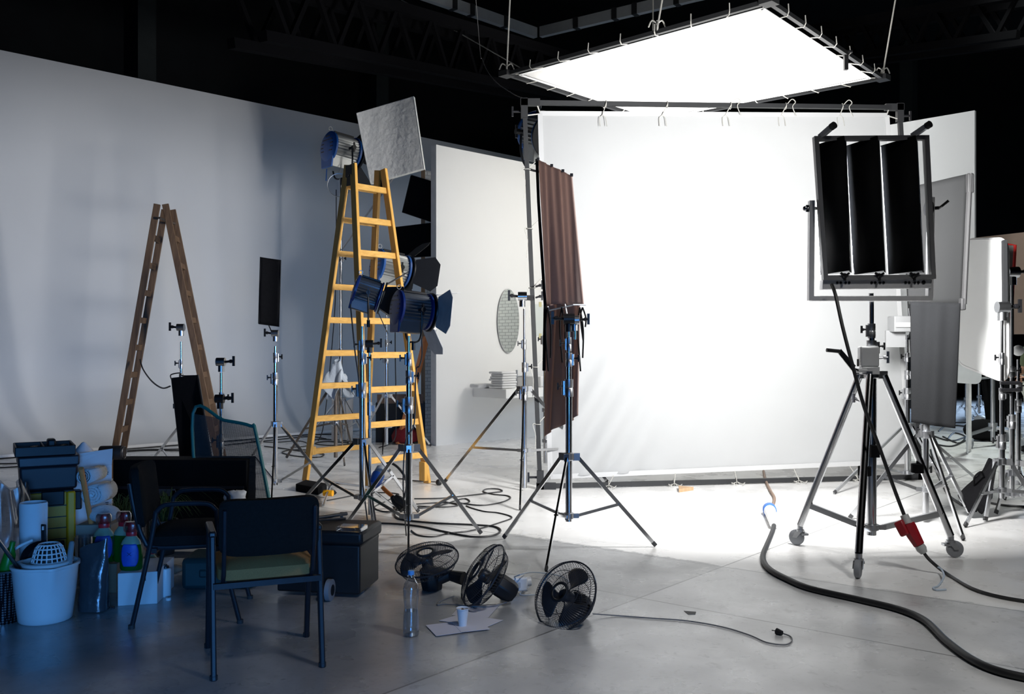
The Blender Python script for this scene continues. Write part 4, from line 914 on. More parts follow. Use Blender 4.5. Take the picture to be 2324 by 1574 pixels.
# ---------------------------------------------------------------- person at the right edge
def person():
    Y=12.6; X=P(2352,787,Y).x
    t=thing('person','person in olive shirt and pale trousers standing at the far right edge','person',(X,Y,0))
    def skin(name,vs,es,rs,m,sub=2,root=0,par=t):
        me=bpy.data.meshes.new(name); me.from_pydata([V(p) for p in vs],es,[]); o=bpy.data.objects.new(name,me); COL.objects.link(o); o.parent=par; ORG[o.name]=V((X,Y,0))
        md=o.modifiers.new('skin','SKIN'); 
        for i,r in enumerate(rs): me.skin_vertices[0].data[i].radius=(r,r) if not isinstance(r,tuple) else r
        me.skin_vertices[0].data[root].use_root=True
        s=o.modifiers.new('sub','SUBSURF'); s.levels=sub; s.render_levels=sub; me.materials.append(m)
        return o
    # facing -X / toward the camera left
    hz=.93
    vs=[(0,0,hz),(0,0,1.12),(0,0,1.34),(0,0,1.46),(-.01,0,1.54),(-.03,0,1.64),(-.03,0,1.73)]
    vs+=[(0,-.11,hz-.04),(0,-.12,.50),(.01,-.13,.08),(-.13,-.14,.04),(0,.11,hz-.04),(0,.12,.50),(.01,.13,.08),(-.13,.14,.04)]
    vs+=[(0,-.20,1.40),(-.04,-.27,1.12),(-.22,-.24,1.02),(-.29,-.22,1.00),(0,.20,1.40),(-.02,.27,1.12),(-.2,.22,1.05),(-.27,.2,1.05)]
    es=[(0,1),(1,2),(2,3),(3,4),(4,5),(5,6),(0,7),(7,8),(8,9),(9,10),(0,11),(11,12),(12,13),(13,14),(3,15),(15,16),(16,17),(17,18),(3,19),(19,20),(20,21),(21,22)]
    rs=[(.13,.15),(.12,.14),(.12,.16),(.09,.12),.06,(.095,.08),(.07,.06),.10,.068,.045,.04,.10,.068,.045,.04,.065,.048,.036,.034,.065,.048,.036,.034]
    b=skin('body',vs,es,rs,skinm)
    skin('shirt',[(0,0,.86),(0,0,1.12),(0,0,1.34),(0,0,1.45),(0,-.20,1.41),(-.03,-.265,1.16),(0,.20,1.41),(-.02,.265,1.16)],[(0,1),(1,2),(2,3),(3,4),(4,5),(3,6),(6,7)],[(.17,.19),(.155,.175),(.15,.19),(.10,.13),.085,.075,.085,.075],shirtm)
    skin('trousers',[(0,0,.95),(0,-.11,.86),(0,-.12,.5),(.01,-.13,.1),(0,.11,.86),(0,.12,.5),(.01,.13,.1)],[(0,1),(1,2),(2,3),(0,4),(4,5),(5,6)],[(.145,.165),.115,.085,.07,.115,.085,.07],khaki)
    m=MB(); m.ball(V((X-.015,Y,1.70)),.105,18,(1.08,.92,1.0)); m.build('hair',hairm,t)
    for s in (-1,1):
        m=MB(); m.ball(V((X-.05,Y+s*.135,.05)),.05,14,(2.4,1,1)); m.build('shoe',blackp,t)
        for k,(dx,dz,ln) in enumerate(((0,.02,.075),(0,.0,.085),(0,-.02,.08),(0,-.04,.065))):
            base=V((X-.29-.02,Y+s*.21,1.02+dz)); fm=MB(); fm.tube([base,base+V((-ln*.6,-s*.01,-.005)),base+V((-ln*.9,-s*.02,-.03))],[.009,.0085,.007],8); fm.build('finger',skinm,b)
        base=V((X-.27,Y+s*.19,1.04)); MB().tube([base,base+V((-.03,-s*.03,.02)),base+V((-.06,-s*.035,.015))],[.011,.01,.008],8).build('thumb',skinm,b)
    m=MB(); m.ball(V((X-.125,Y,1.645)),.016,10,(1.3,.8,1.4)); m.build('nose',skinm,b)
    for s in (-1,1):
        MB().ball(V((X-.108,Y+s*.032,1.675)),.010,10).build('eye',whitep,b); MB().ball(V((X-.03,Y+s*.088,1.655)),.022,10,(.9,.4,1.4)).build('ear',skinm,b)
    MB().ball(V((X-.112,Y,1.605)),.02,10,(.5,1.3,.35)).build('mouth',redc,b)
person()
# cables heaped on the floor far right
for i,pts in enumerate(([(2110,985),(2160,1000),(2210,985),(2250,1000)],[(2130,978),(2150,965),(2200,968),(2235,978),(2270,968)],[(2140,990),(2175,1005),(2190,990),(2165,982),(2150,996)],[(2125,1008),(2160,1012),(2190,1000)],[(2100,960),(2180,958),(2260,956)])):
    cable('dark cable among the tangle on the far floor at right, '+('nearest loop','upper strand','small coil','lowest strand','topmost strand')[i],[F(*p,.012) for p in pts],.012)
m=MB(); m.lathe(F(2224,953,.09),(1,.4,0),[(.03,-.09),(.09,-.06),(.1,0),(.09,.06),(.03,.09)],18); tag(m.build('cable_reel',whitep),'small pale round reel on the floor far right','reel')
cable('black cable lying on the white floor under the right stands',[(2250,1141),(2280,1146),(2330,1149),(2420,1150)],.011)
cable('black cable running down beside the grey cloth stand to the bag',[F(2112,1020,.012),F(2122,1060,.012),F(2137,1095,.012),F(2155,1125,.012),F(2185,1145,.012)],.012)
tag(MB().prism([F(1540,1109),F(1574,1112),F(1541,1117)],(0,0,.035)).build('wood_wedge',studw),'small wooden wedge lying on the floor under the silk','wedge')
tag(MB().prism([F(1552,1386),F(1580,1388),F(1578,1394),F(1562,1394)],(0,0,.002)).build('paper_scrap',mat('dark_scrap',(.13,.13,.13),.8)),'torn dark scrap lying on the grey concrete floor','scrap')
# ---------------------------------------------------------------- bathroom set on the white flat
sc=onA(1073,880); sc.z=.70
t=thing('wash_shelf','white box shelf built out from the flat below the mirror','shelf',sc)
o0=V((sc.x,sc.y,.69)); 
MB().prism([o0,o0+n45*.72,o0+n45*.72+u45*1.9,o0+u45*1.9],(0,0,.14)).build('shelf_box',flatm,t,bevel=.004)
bb=o0+u45*1.15+n45*.36+V((0,0,.14)); MB().prism([bb+n45*.26-u45*.3,bb-n45*.26-u45*.3,bb-n45*.26+u45*.5,bb+n45*.26+u45*.5],(0,0,.17)).build('basin',whitep,t,bevel=.02)
m=MB(); f=o0+u45*.75+n45*.2+V((0,0,.14)); m.cyl(f,f+V((0,0,.26)),.016); m.cyl(f+V((0,0,.16)),f+V((0,0,.16))+n45*.02+u45*.25,.012); m.cyl(f+V((0,0,.16)),f+V((0,0,.16))-u45*.2,.009); m.build('tap',steel,t)
tw0=P(1142,882,13.85); tw0.z=.83
for i in range(7):
    m=MB(); c_=tw0+V((.012*((i*7)%3-1),0,.005+.036*i+.018)); m.obb(c_,u45*.15,n45*(.145-.006*(i%3)),(0,0,.0175))
    pos='lowest' if i==0 else 'topmost' if i==6 else ('second','third','fourth','fifth','sixth')[i-1]+' from the bottom'
    tag(m.build('folded_towel',towelm,bevel=.015),'folded white towel on the wash shelf, %s of the stack'%pos,'towel','towels stacked on the wash shelf')
m=MB(); m.obb(P(1094,878,14.0)*1.0+V((0,0,.035-P(1094,878,14.0).z+.83)),u45*.17,n45*.1,(0,0,.033)); tag(m.build('folded_towel',towelm,bevel=.02),'single folded white towel lying beside the stack on the shelf','towel','towels stacked on the wash shelf')
mc=onA(1152,728)+n45*.012; t=thing('oval_mirror','tall oval mirror hung on the white flat above the shelf','mirror',mc)
def oval(a,b,z_,n=48): return [mc+u45*math.cos(2*math.pi*k/n)*a+V((0,0,math.sin(2*math.pi*k/n)*b))+n45*z_ for k in range(n)]
MB().prism(oval(.235,.50,0),n45*.012).build('mirror_glass',mirrorm,t,sharp=10); MB().tube(oval(.237,.502,.006),.006,6,closed=True).build('bevelled_edge',greyc,t)
pq=[onA(1214,690),onA(1232,690),onA(1232,762),onA(1214,762)]; z1,z0=pq[0].z,pq[2].z
a=V((pq[0].x,pq[0].y,0)); b=a+u45*.55; t=thing('taped_print','pale print taped to the white flat beside the frame','print',a+V((0,0,z0)))
MB().prism([a+V((0,0,z0)),b+V((0,0,z0)),b+V((0,0,z1)),a+V((0,0,z1))],n45*.006).build('sheet',mat('pale_green_print',(.62,.66,.64),.6),t)
m=MB()
for z_ in (z0,z1):
    for s in (.12,.45): p=a+u45*s+V((0,0,z_))+n45*.008; m.obb(p,u45*.03,n45*.001,(0,0,.04))
m.build('tape',mat('yellow_tape',(.6,.55,.3),.6),t)
# ---------------------------------------------------------------- floor cables in the middle
cabs=[
('black cable lying in a wide loop around the blue lamp stand foot',[(820,1186),(900,1188),(960,1195),(1010,1206),(1070,1217),(1120,1214),(1136,1203),(1120,1194),(1070,1190),(1000,1187),(940,1182),(905,1176),(895,1165),(898,1150)],.012),
('wavy thin black cable running past the lamp stand foot',[(933,1203),(950,1214),(985,1217),(1020,1209),(1060,1205),(1100,1196),(1135,1185),(1160,1176),(1157,1170),(1130,1163),(1100,1160),(1070,1152),(1058,1147)],.009),
('black cable looping to the right over the white floor',[(940,1131),(1000,1130),(1060,1124),(1120,1117),(1140,1114),(1130,1109),(1105,1109),(1097,1115),(1120,1121),(1150,1124),(1158,1130),(1135,1140),(1090,1146),(1040,1140)],.010),
('tangled black cable under the blue lamp stand',[(945,1143),(1000,1140),(1050,1142),(1066,1137),(1050,1131),(1000,1146),(955,1152),(950,1148),(1000,1150),(1040,1146),(1010,1138)],.010),
('black cable winding beneath the front lamp stands',[(742,1135),(780,1128),(820,1120),(860,1117),(905,1121),(880,1135),(850,1150),(870,1160),(900,1158),(930,1158)],.009),
('thin cable running to a small plug by the ladder foot',[(850,1092),(900,1085),(940,1090),(990,1093)],.008),
('long black cable lying along the foot of the grey cyclorama',[(-40,1035),(120,1030),(280,1012),(420,1003),(560,990),(700,975),(770,985)],.013),
('second long black cable in front of the grey cyclorama',[(-40,1052),(100,1047),(290,1022),(430,1017),(600,1000),(700,990),(740,995)],.012),
('third long dark cable on the floor behind the black bin',[(-40,1060),(60,1056),(290,1024),(410,1022)],.012),
('coil of black cable on the floor left of the yellow ladder',[(600,1012),(650,1018),(700,1026),(735,1030),(720,1037),(670,1034),(640,1026),(665,1020),(710,1022),(730,1030)],.012),
('black cable coiled under the worn iron stand',[(700,1000),(730,996),(790,1000),(800,1006),(750,1010),(715,1006),(740,1001),(790,1004)],.012),
('black cable on the floor running towards the mesh panel',[(570,1000),(620,1003),(680,1000),(700,1010),(660,1015)],.010),
]
def FC(x,y,r):
    p=F(x,y,r)
    while p.y-p.x>18.6: y+=1; p=F(x,y,r)
    return p
for l,p,r in cabs: cable(l,[FC(x,y,r*.65) for x,y in p],r*.65)
m=MB(); q=F(996,1094,.03); m.ball(q,.035,12); tag(m.build('small_plug',blackp),'small dark plug lying by the right ladder foot','plug')
# blue grey connector and orange tails held between stands
t=thing('blue_connector','blue and grey heavy connector leaning between the lamp stands','plug',P(858,1075,7.9))
a,b=P(868,1056,7.9),P(848,1102,7.8); m=MB(); m.lathe(a,b-a,[(.02,0),(.04,.02),(.048,.08)],18); m.build('grey_shell',greyc,t); m=MB(); m.lathe(a,b-a,[(.052,.08),(.056,.1),(.054,.19),(.03,.2)],18); m.build('blue_shell',bluec,t)
for k in (0,1): cable('orange lead between blue connector and black plug, '+('upper','lower')[k]+' one of two',[(862,1096+k*4,7.85),(875,1110+k*5,7.8),(893,1126+k*3,7.75)],.011,orangec,'orange_lead','cable')
t=thing('black_plug','thick black ribbed plug at the end of the orange leads','plug',P(905,1142,7.7)); 
for k in (0,1):
    a,b=P(890+k*6,1127-k*2,7.75-.05*k),P(914+k*10,1156-k*6,7.68); MB().tube([a,a.lerp(b,.3),b],[.02,.034,.03],14).build('plug_body',blackp,t)
cable('black cord arching from the blue connector behind the lamp stand',[(868,1056,7.9),(885,1050,7.9),(905,1062,7.85),(922,1090,7.8),(918,1125,7.8),F(898,1158,.01)],.011)
m=MB(); 
for k in range(3): a=P(858+k*9,1122,7.9); m.cyl(a,P(872+k*12,1150,7.8),.022,n=10)
tag(m.build('metal_clamp',steel),'grey metal clamp bundle beside the orange leads','clamp') if False else None
# flat black box with yellow plug
t=thing('flat_box','flat black wooden box on the floor by the left ladder foot','box',F(705,1122))
a,b,c_,d=F(671,1113),F(722,1123),F(742,1112),F(694,1103); MB().prism([a,b,c_,d],(0,0,.07)).build('box_body',blackf,t,bevel=.004)
m=MB(); p=F(735,1118,.05); m.cyl(p,p+V((.09,-.02,0)),.03,n=12); tag(m.build('yellow_plug',yellowp),'yellow plug resting against the flat black box','plug')
# ---------------------------------------------------------------- fans
def fan(label,c,n,roll,blade0,motor_len=.17,neck=None,R=.19,gr='floor fans'):
    c=V(c); M=frame(c,n)@Matrix.Rotation(math.radians(roll),4,'Z'); t=thing('floor_fan',label,'fan',c,gr)
    def guard(name,prof,nrad,twist,rings):
        m=MB(M)
        for k in range(nrad):
            a=2*math.pi*k/nrad; pts=[V((r*math.cos(a+twist*r/R),r*math.sin(a+twist*r/R),h)) for r,h in prof]
            m.tube(pts,.0011,3,caps=False)
        for r,h,w in rings: m.ring((0,0,h),(0,0,1),r,w,48,5)
        return m.build(name,fanw,t)
    fp=[(.052,.055),(.10,.056),(.15,.047),(.178,.028),(R,0)]; bp=[(.055,-.07),(.11,-.068),(.16,-.05),(R,0)]
    guard('front_guard',fp,84,.5,[(.052,.055,.004),(.12,.054,.0018),(.178,.028,.0018),(R,.0,.0045)])
    guard('rear_guard',bp,66,-.3,[(.055,-.07,.003),(.11,-.068,.0018),(.16,-.05,.0018),(R,-.004,.004)])
    MB(M).ring((0,0,.056),(0,0,1),.046,.006,28,6).build('badge_ring',blackp,t)
    h=MB(M).lathe((0,0,-.04),(0,0,1),[(.036,0),(.036,.05),(.028,.062),(.0,.066)],24).build('hub',fanb,t)
    for k in range(3):
        a0=blade0+k*2*math.pi/3
        def bf(s,v):
            r=.03+.135*v; wid=.22+.62*math.sin(min(1,v*1.15)*math.pi*.55); a=a0+(s-.35)*wid*1.6; zz=.018-.052*s*(.5+.5*v)
            if v>.86: a=a0+(s-.35)*wid*1.6*(1-(v-.86)*1.2)
            return V((r*math.cos(a),r*math.sin(a),zz-.008))
        MB(M).sheet(bf,10,12).build('blade',fanb,t,solid=.003,sharp=180)
    MB(M).lathe((0,0,-.07-motor_len),(0,0,1),[(.02,0),(.055,.012),(.066,.05),(.066,motor_len-.03),(.05,motor_len)],8).build('motor_housing',blackp,t,bevel=.006)
    if neck:
        q=[V(p) for p in neck]; MB().tube(q,[.035,.032,.04][:len(q)],10).build('neck',blackp,t)
        MB().cyl(q[0]+V((-.05,0,0)),q[0]+V((.05,0,0)),.012).build('pivot_bolt',steel,t)
    return t,M
fan('black floor fan lying tilted face up behind the water bottle',P(969,1271,5.50)+V((0,0,0)),(-.15,-.27,.95),20,.9,.15,[P(985,1318,5.52),P(1020,1305,5.55),P(1052,1312,5.5)])
fan('black floor fan tipped on edge in the middle of the three',P(1098,1304,5.18),(-.80,-.22,.56),0,.3,.15)
fan('black floor fan nearest the camera, leaning back on its motor',P(1283,1351,4.88),(-.60,-.60,.53),10,1.0,.13)
# fan plastic shells and cords
t=thing('fan_switch_box','white plastic fan switch box lying behind the middle fan','switch box',F(1165,1345))
q=F(1166,1344); MB().box(q+V((0,0,.055)),.15,.09,.08,.25).build('box_body',whitep,t,bevel=.01); MB().cyl(q+V((.075,.02,.06)),q+V((.10,.026,.06)),.028,n=14).build('dial',whitep,t); MB().box(q+V((.02,-.048,.055)),.04,.004,.03,.25).build('rating_plate',greyc,t)
cable('pale blue cord curling from the switch box behind the fans',[F(1160,1312,.07),(1185,1302,5.4),F(1215,1298,.02),F(1270,1306,.008),F(1290,1318,.006)],.0035,cablew)
cable('pale cord looping round the switch box dial',[F(1175,1318,.06),F(1196,1312,.03),F(1200,1330,.01),F(1180,1348,.006),F(1215,1349,.006)],.003,cablew)
cable('grey cord curving in front of the middle fan',[F(1150,1366,.02),F(1110,1376,.006),F(1060,1374,.006),F(1010,1370,.006),F(993,1372,.006),F(1000,1363,.006),F(1030,1352,.006)],.0035,cableg)
cable('thin dark cord running from the nearest fan to its plug',[F(1345,1392,.02),F(1400,1396,.005),F(1480,1402,.005),F(1560,1408,.005),F(1640,1422,.005),F(1700,1440,.005),F(1740,1457,.005),F(1780,1462,.005),F(1796,1455,.005),F(1795,1444,.005),F(1775,1436,.008)],.0035,cableg)
m=MB(); a=F(1775,1436,.012); b=F(1762,1431,.016); m.cyl(a,b,.012,.016); m.bar(b,b+V((-.02,.012,0)),.004,.004); tag(m.build('mains_plug',blackp),'black mains plug at the end of the fan cord','plug')
# ---------------------------------------------------------------- bottle, cup, papers
b=F(933,1441); t=thing('water_bottle','half full clear plastic water bottle with blue cap on the floor','bottle',b)
pr=[(.034,0),(.041,.008),(.041,.05),(.040,.09),(.036,.125),(.034,.15),(.037,.175),(.0395,.20),(.0395,.235),(.034,.26),(.018,.287),(.0145,.292),(.0145,.312)]
MB().lathe(b,(0,0,1),pr,32).build('bottle_body',clear,t); MB().lathe(b+V((0,0,.306)),(0,0,1),[(.0165,0),(.0165,.018),(.013,.021),(0,.021)],24).build('cap',mat('blue_cap',(.10,.33,.70),.4),t)
MB().lathe(b+V((0,0,.004)),(0,0,1),[(0,0),(.034,0),(.039,.008),(.039,.05),(.038,.09),(.0345,.122),(0,.122)],32).build('water',water,t)
MB().ring(b+V((0,0,.298)),(0,0,1),.0165,.003,20,5).build('neck_ring',clear,t)
pm=mat('lilac_paper',(.60,.60,.68),.75,0,var=.06)
for i,(q,l) in enumerate((([F(966,1420),F(1025,1413),F(1048,1437),F(990,1445)],'pale paper sheet lying nearest the water bottle'),([F(1025,1413.5),F(1086,1404),F(1112,1430),F(1047,1437)],'pale paper sheet lying under the white cup'),([F(996,1409),F(1045,1394),F(1142,1408),F(1104,1424)],'creased paper sheet lying behind the white cup'),([F(1025,1396),F(1045,1374),F(1135,1371),F(1108,1402)],'paper sheet lying half under the middle fan'))):
    h=.0015*(1+((2,3,1,0)[i])); tag(MB().prism([p+V((0,0,h)) for p in q],(0,0,.001)).build('paper_sheet',pm),l,'paper','papers on the floor')
b=F(1050,1419,.006); t=thing('paper_cup','white paper cup standing on the loose sheets','cup',b)
MB().lathe(b,(0,0,1),[(0,0),(.021,0),(.031,.086),(.0335,.088),(.0335,.092),(.029,.088),(.027,.06),(.0,.055)],28).build('cup_body',whitep,t); MB().ball(b+V((.0,0,.085)),.007,8).build('tea_bag_tag',brownb,t)
# ---------------------------------------------------------------- chairs
def chair(label,o,fwd,flat,seatm,backm,w_=.46,backlow=.50,backtop=.80):
    o=V(o); f=V((fwd[0],fwd[1],0)).normalized(); r=V((f.y,-f.x,0)); M=Matrix(((r.x,f.x,0,o.x),(r.y,f.y,0,o.y),(0,0,1,0),(0,0,0,1)))
    t=thing('armchair',label,'chair',o,'visitor armchairs'); h=w_/2
    def rail_(pts,name,par=t,wd=.024,dp=.038):
        m=MB(M)
        if flat:
            pts=[V(p) for p in pts]
            for a,b in zip(pts,pts[1:]): m.bar(a+(a-b).normalized()*.006,b+(b-a).normalized()*.006,wd,dp,(0,1,.3))
            return m.build(name,chairp,par,bevel=.006)
        m.tube(smoothpath(pts,5),.0125,10); return m.build(name,chairp,par)
    for s in (-1,1):
        lo,hi=(.235,.13) if flat else (.27,.15)
        rail_([(s*h,-lo,.0),(s*h,-hi-.03,.42),(s*h,-hi,.60)],'leg'); rail_([(s*h,lo,.0),(s*h,hi+.02,.42),(s*h,hi,.60)],'leg')
        m=MB(M); 
        if flat: m.bar((s*h,-hi-.01,.612),(s*h,hi+.01,.612),.034,.03)
        else: m.tube(smoothpath([(s*h,-hi,.595),(s*h,-hi+.03,.625),(s*h,-hi+.08,.635),(s*h,hi-.08,.635),(s*h,hi-.03,.625),(s*h,hi,.595)],4),.0125,10)
        m.build('armrest',chairp if not flat else blackm,t,bevel=.008 if flat else 0)
        # back support
        rail_([(s*h*.82,.10,.405),(s*h*.82,-.16,.405),(s*h*.82,-.22,.45),(s*h*.82,-.265,.60),(s*h*.82,-.29,.74)],'back_support',t,.018,.03)
        for y_ in (-lo,lo): MB(M).cyl((s*h,y_,0),(s*h,y_,.02),.017,n=10).build('foot_cap',rubber,t)
    for y_ in (-.19,.19) if flat else (-.16,.16): m=MB(M); m.bar((-h,y_,.395),(h,y_,.395),.025,.025); m.build('cross_bar',chairp,t)
    # padded seat
    def pad(hw,hd,c_,th,uu,vv,nn,bul=.018,cur=0):
        vs=[];N_=12; fs=[]
        for side in (1,-1):
            for j in range(N_+1):
                for i in range(N_+1):
                    a=-1+2*i/N_; b=-1+2*j/N_
                    k=max(0,1-max(abs(a),abs(b))**6); rr=1
                    x_=a; y_=b; cc=max(abs(a),abs(b))
                    if abs(a)>.7 and abs(b)>.7:
                        da=(abs(a)-.7)/.3; db=(abs(b)-.7)/.3; L_=math.hypot(da,db)
                        if L_>1e-6: q_=max(da,db)/L_; x_=math.copysign(.7+.3*da*q_,a); y_=math.copysign(.7+.3*db*q_,b)
                    vs.append(V(c_)+V(uu)*x_*hw+V(vv)*y_*hd+V(nn)*(side*(th*.35+th*.3*k)+(bul*(1-a*a)*(1-b*b) if side>0 else 0)-cur*a*a))
        n1=(N_+1)**2
        for j in range(N_):
            for i in range(N_):
                q_=j*(N_+1)+i; fs.append((q_,q_+1,q_+N_+2,q_+N_+1)); fs.append((n1+q_,n1+q_+N_+1,n1+q_+N_+2,n1+q_+1))
        ed=[j for j in range(N_)]+[j*(N_+1)+N_ for j in range(N_)]+[N_*(N_+1)+N_-j for j in range(N_)]+[(N_-j)*(N_+1) for j in range(N_)]
        for a,b in zip(ed,ed[1:]+ed[:1]): fs.append((a,b,n1+b,n1+a))
        return vs,fs
    m=MB(M); m.add(*pad(.215,.215,(0,.015,.440),.065,(1,0,0),(0,1,0),(0,0,1),.02)); m.build('seat',seatm,t,sharp=60)
    u_=V((0,-.115,1)).normalized(); hh=(backtop-backlow)/2
    m=MB(M); m.add(*pad(.215,hh,(0,-.275,(backtop+backlow)/2),.05,(1,0,0),u_,(0,1,.115),.012,-.03)); m.build('backrest',backm,t,sharp=60)
    return t
chair('black armchair with olive seat, nearest the camera with its back turned',(-1.165,4.335,0),(-.36,.93),True,olive,chairf,.47,.535,.785)
chair('black armchair farther left, facing right among the stored things',(-1.735,5.05,0),(.98,.17),False,chairf,chairf,.48,.50,.82)
# ---------------------------------------------------------------- storage pile on the left
# white mop bucket
b=F(103,1404); Yb=b.y; t=thing('mop_bucket','white plastic mop bucket standing nearest on the left','bucket',b)
bp=[(.0,0.004),(.125,.0),(.132,.006),(.150,.15),(.162,.285),(.170,.288),(.170,.302),(.158,.302),(.146,.15),(.125,.012),(0,.012)]
def bucketf(s,v):
    a=s*6.2832; i=v*(len(bp)-1); k=min(int(i),len(bp)-2); f=i-k; r_=bp[k][0]*(1-f)+bp[k+1][0]*f; h_=bp[k][1]*(1-f)+bp[k+1][1]*f
    da=(a-5.35); r_*=1+.13*math.exp(-(da/.2)**2)*max(0,min(1,(h_-.15)/.14)); return b+V((r_*math.cos(a),r_*math.sin(a),h_))
MB().sheet(bucketf,72,(len(bp)-1)*4).build('bucket_body',whitep,t,sharp=50)
m=MB(); m.tube(smoothpath([b+V((-.165,-.02,.25)),b+V((-.2,-.03,.29)),b+V((-.19,.05,.36)),b+V((-.12,.1,.40))],5),.008,8); m.build('bail_handle',whitep,t); MB().cyl(b+V((-.158,-.03,.25)),b+V((-.18,-.035,.25)),.014).build('handle_pivot',steel,t)
# wringer basket
c_=b+V((.015,-.01,.302)); t=thing('wringer_basket','white wringer basket with square holes sitting in the bucket','wringer',c_)
MB().lathe(c_,(0,0,1),[(.05,-.06),(.115,-.03),(.125,.0),(.132,.012),(.122,.016),(.1,.0)],36).build('tray',whitep,t)
m=MB(); cc=c_+V((.01,.0,.012))
for h_,r_ in ((.0,.085),(.022,.08),(.045,.074),(.07,.066),(.088,.05)): m.ring(cc+V((0,0,h_)),(0,0,1),r_,.0045,28,5)
for k in range(20):
    a=2*math.pi*k/20; m.tube([cc+V((r_*math.cos(a),r_*math.sin(a),h_)) for r_,h_ in ((.085,0),(.074,.045),(.066,.07),(.05,.088))],.004,4)
m.build('basket_grid',whitep,t); MB().lathe(cc,(0,0,1),[(.07,.005),(.06,.06),(.04,.083),(0,.084)],24).build('basket_core',blackp,t)
m=MB(); m.tube([c_+V((.095,.0,-.02)),P(157,1285,Yb-.02),P(160,1255,Yb-.02),P(163,1232,Yb)],[.016,.017,.015,.014],10); m.ball(P(163,1232,Yb),.014,8); tag(m.build('brush_handle',mat('grey_rubber',(.22,.23,.24),.6)),'grey rubbery brush handle sticking out of the white bucket','brush')
t=thing('frying_pan','dark frying pan standing upright in the bucket','pan',P(97,1270,Yb+.08)); pc=P(96,1272,Yb+.10)
MB().lathe(pc,(.05,-1,.15),[(0,-.01),(.085,-.01),(.105,.03),(.108,.03),(.088,-.016),(0,-.016)],32).build('pan_body',blackm,t)
m=MB(); m.prism([P(93,1240,Yb+.1),P(104,1240,Yb+.1),P(103,1190,Yb+.1),P(92,1189,Yb+.1)],(0,.012,0)); o=m.build('handle',blackp,t,bevel=.004); MB().box(P(97.5,1198,Yb+.094),.008,.006,.02).build('hang_hole',whitep,o)
tag(MB().cyl(P(50,1300,Yb-.03),P(-30,1190,Yb-.25),.010,n=10).build('metal_pole',steel),'grey metal pole slanting out of the white bucket','pole')
# perforated bin and green bottle
b=F(8,1408); t=thing('perforated_bin','shiny perforated metal bin cut off by the left picture edge','bin',b)
def perf():
    m,nt,bs=newmat('perforated_metal'); N=nt.nodes; L=nt.links; bs.inputs['Metallic'].default_value=.9; bs.inputs['Roughness'].default_value=.35
    tc=N.new('ShaderNodeTexCoord'); v=N.new('ShaderNodeTexVoronoi'); v.inputs['Scale'].default_value=75; v.inputs['Randomness'].default_value=0; L.new(tc.outputs['Object'],v.inputs[0])
    r=N.new('ShaderNodeValToRGB'); r.color_ramp.elements[0].position=.38; r.color_ramp.elements[1].position=.46; r.color_ramp.elements[0].color=(.25,.26,.29,1); r.color_ramp.elements[1].color=(.012,.012,.015,1)
    L.new(v.outputs['Distance'],r.inputs[0]); L.new(r.outputs[0],bs.inputs['Base Color']); return m
MB().lathe(b,(0,0,1),[(.0,.004),(.085,.0),(.09,.02),(.105,.27),(.107,.275),(.102,.275),(.085,.02),(0,.02)],36).build('bin_body',perf(),t)
MB().ring(b+V((0,0,.275)),(0,0,1),.105,.005,36,6).build('rim',steel,t)
tag(MB().lathe(b+V((-.03,.0,.10)),(.25,0,1),[(.032,0),(.034,.2),(.03,.26),(.014,.30),(.014,.33)],20).build('green_bottle',mat('green_plastic',(.01,.2,.02),.35)),'green plastic bottle standing in the perforated bin','bottle')
# yellow and black toolbox with bin and tray on top, turned corner-on
Yt=5.75; cx=P(108,0,Yt+.2).x; TH=math.radians(30)
def TM(z=0): return Matrix.Translation(V((cx,Yt+.2,z)))@Matrix.Rotation(TH,4,'Z')
def TP(x,y,z): return TM()@V((x,y,z))
t=thing('tool_chest','black and yellow rolling tool chest behind the bucket','tool chest',(cx,Yt+.2,0))
MB(TM()).box((0,0,.275),.29,.29,.55).build('body',blackp,t,bevel=.012)
o=MB(TM()).prism([V((-.13,-.146,.03)),V((.10,-.146,.03)),V((.10,-.146,.535)),V((-.13,-.146,.535))],(0,-.014,0)).build('front_panel',mat('ochre_plastic',(.62,.29,.008),.5,0,var=.15),t,bevel=.006)
for z_ in (.1,.17,.24,.31,.38,.45): MB(TM()).box((-.015,-.162,z_),.225,.004,.006).build('rib',blackp,o)
MB(TM()).box((.125,-.14,.27),.05,.06,.53).build('corner_post',yellowp,t,bevel=.01)
for z_,h_ in ((.50,.09),(.20,.06)): MB(TM()).box((.02,-.17,z_),.13,.025,h_).build('latch',blackp,t,bevel=.006)
MB(TM()).box((.17,.0,.46),.05,.13,.12).build('side_handle',blackp,t,bevel=.008)
t=thing('storage_bin','dark plastic storage bin stacked on the yellow tool chest','bin',(cx,Yt+.2,.55))
def frus(m,hx,hy,za,zb,e): return m.add([V((a*hx,b*hy,za)) for a,b in ((-1,-1),(1,-1),(1,1),(-1,1))]+[V((a*(hx+e),b*(hy+e),zb)) for a,b in ((-1,-1),(1,-1),(1,1),(-1,1))],[(0,1,5,4),(1,2,6,5),(2,3,7,6),(3,0,4,7),(4,5,6,7),(3,2,1,0)])
frus(MB(TM()),.158,.158,.552,.70,.008).build('bin_body',mat('slate_plastic',(.015,.016,.021),.5,0,var=.2),t,bevel=.014)
frus(MB(TM()),.172,.172,.70,.765,.003).build('bin_rim',mat('slate_rim',(.02,.022,.028),.45),t,bevel=.01)
t=thing('tool_tray','black open tool tray lying on top of the storage bin','tray',(cx,Yt+.2,.767))
m=MB(TM(.767)); m.box((-.02,0,.005),.32,.34,.01)
for a_,b_,sx_,sy_ in ((-.02,-.17,.34,.012),(-.02,.17,.34,.012),(-.185,0,.012,.34),(.145,0,.012,.34),(-.03,0,.01,.34)): m.box((a_,b_,.032),sx_,sy_,.06)
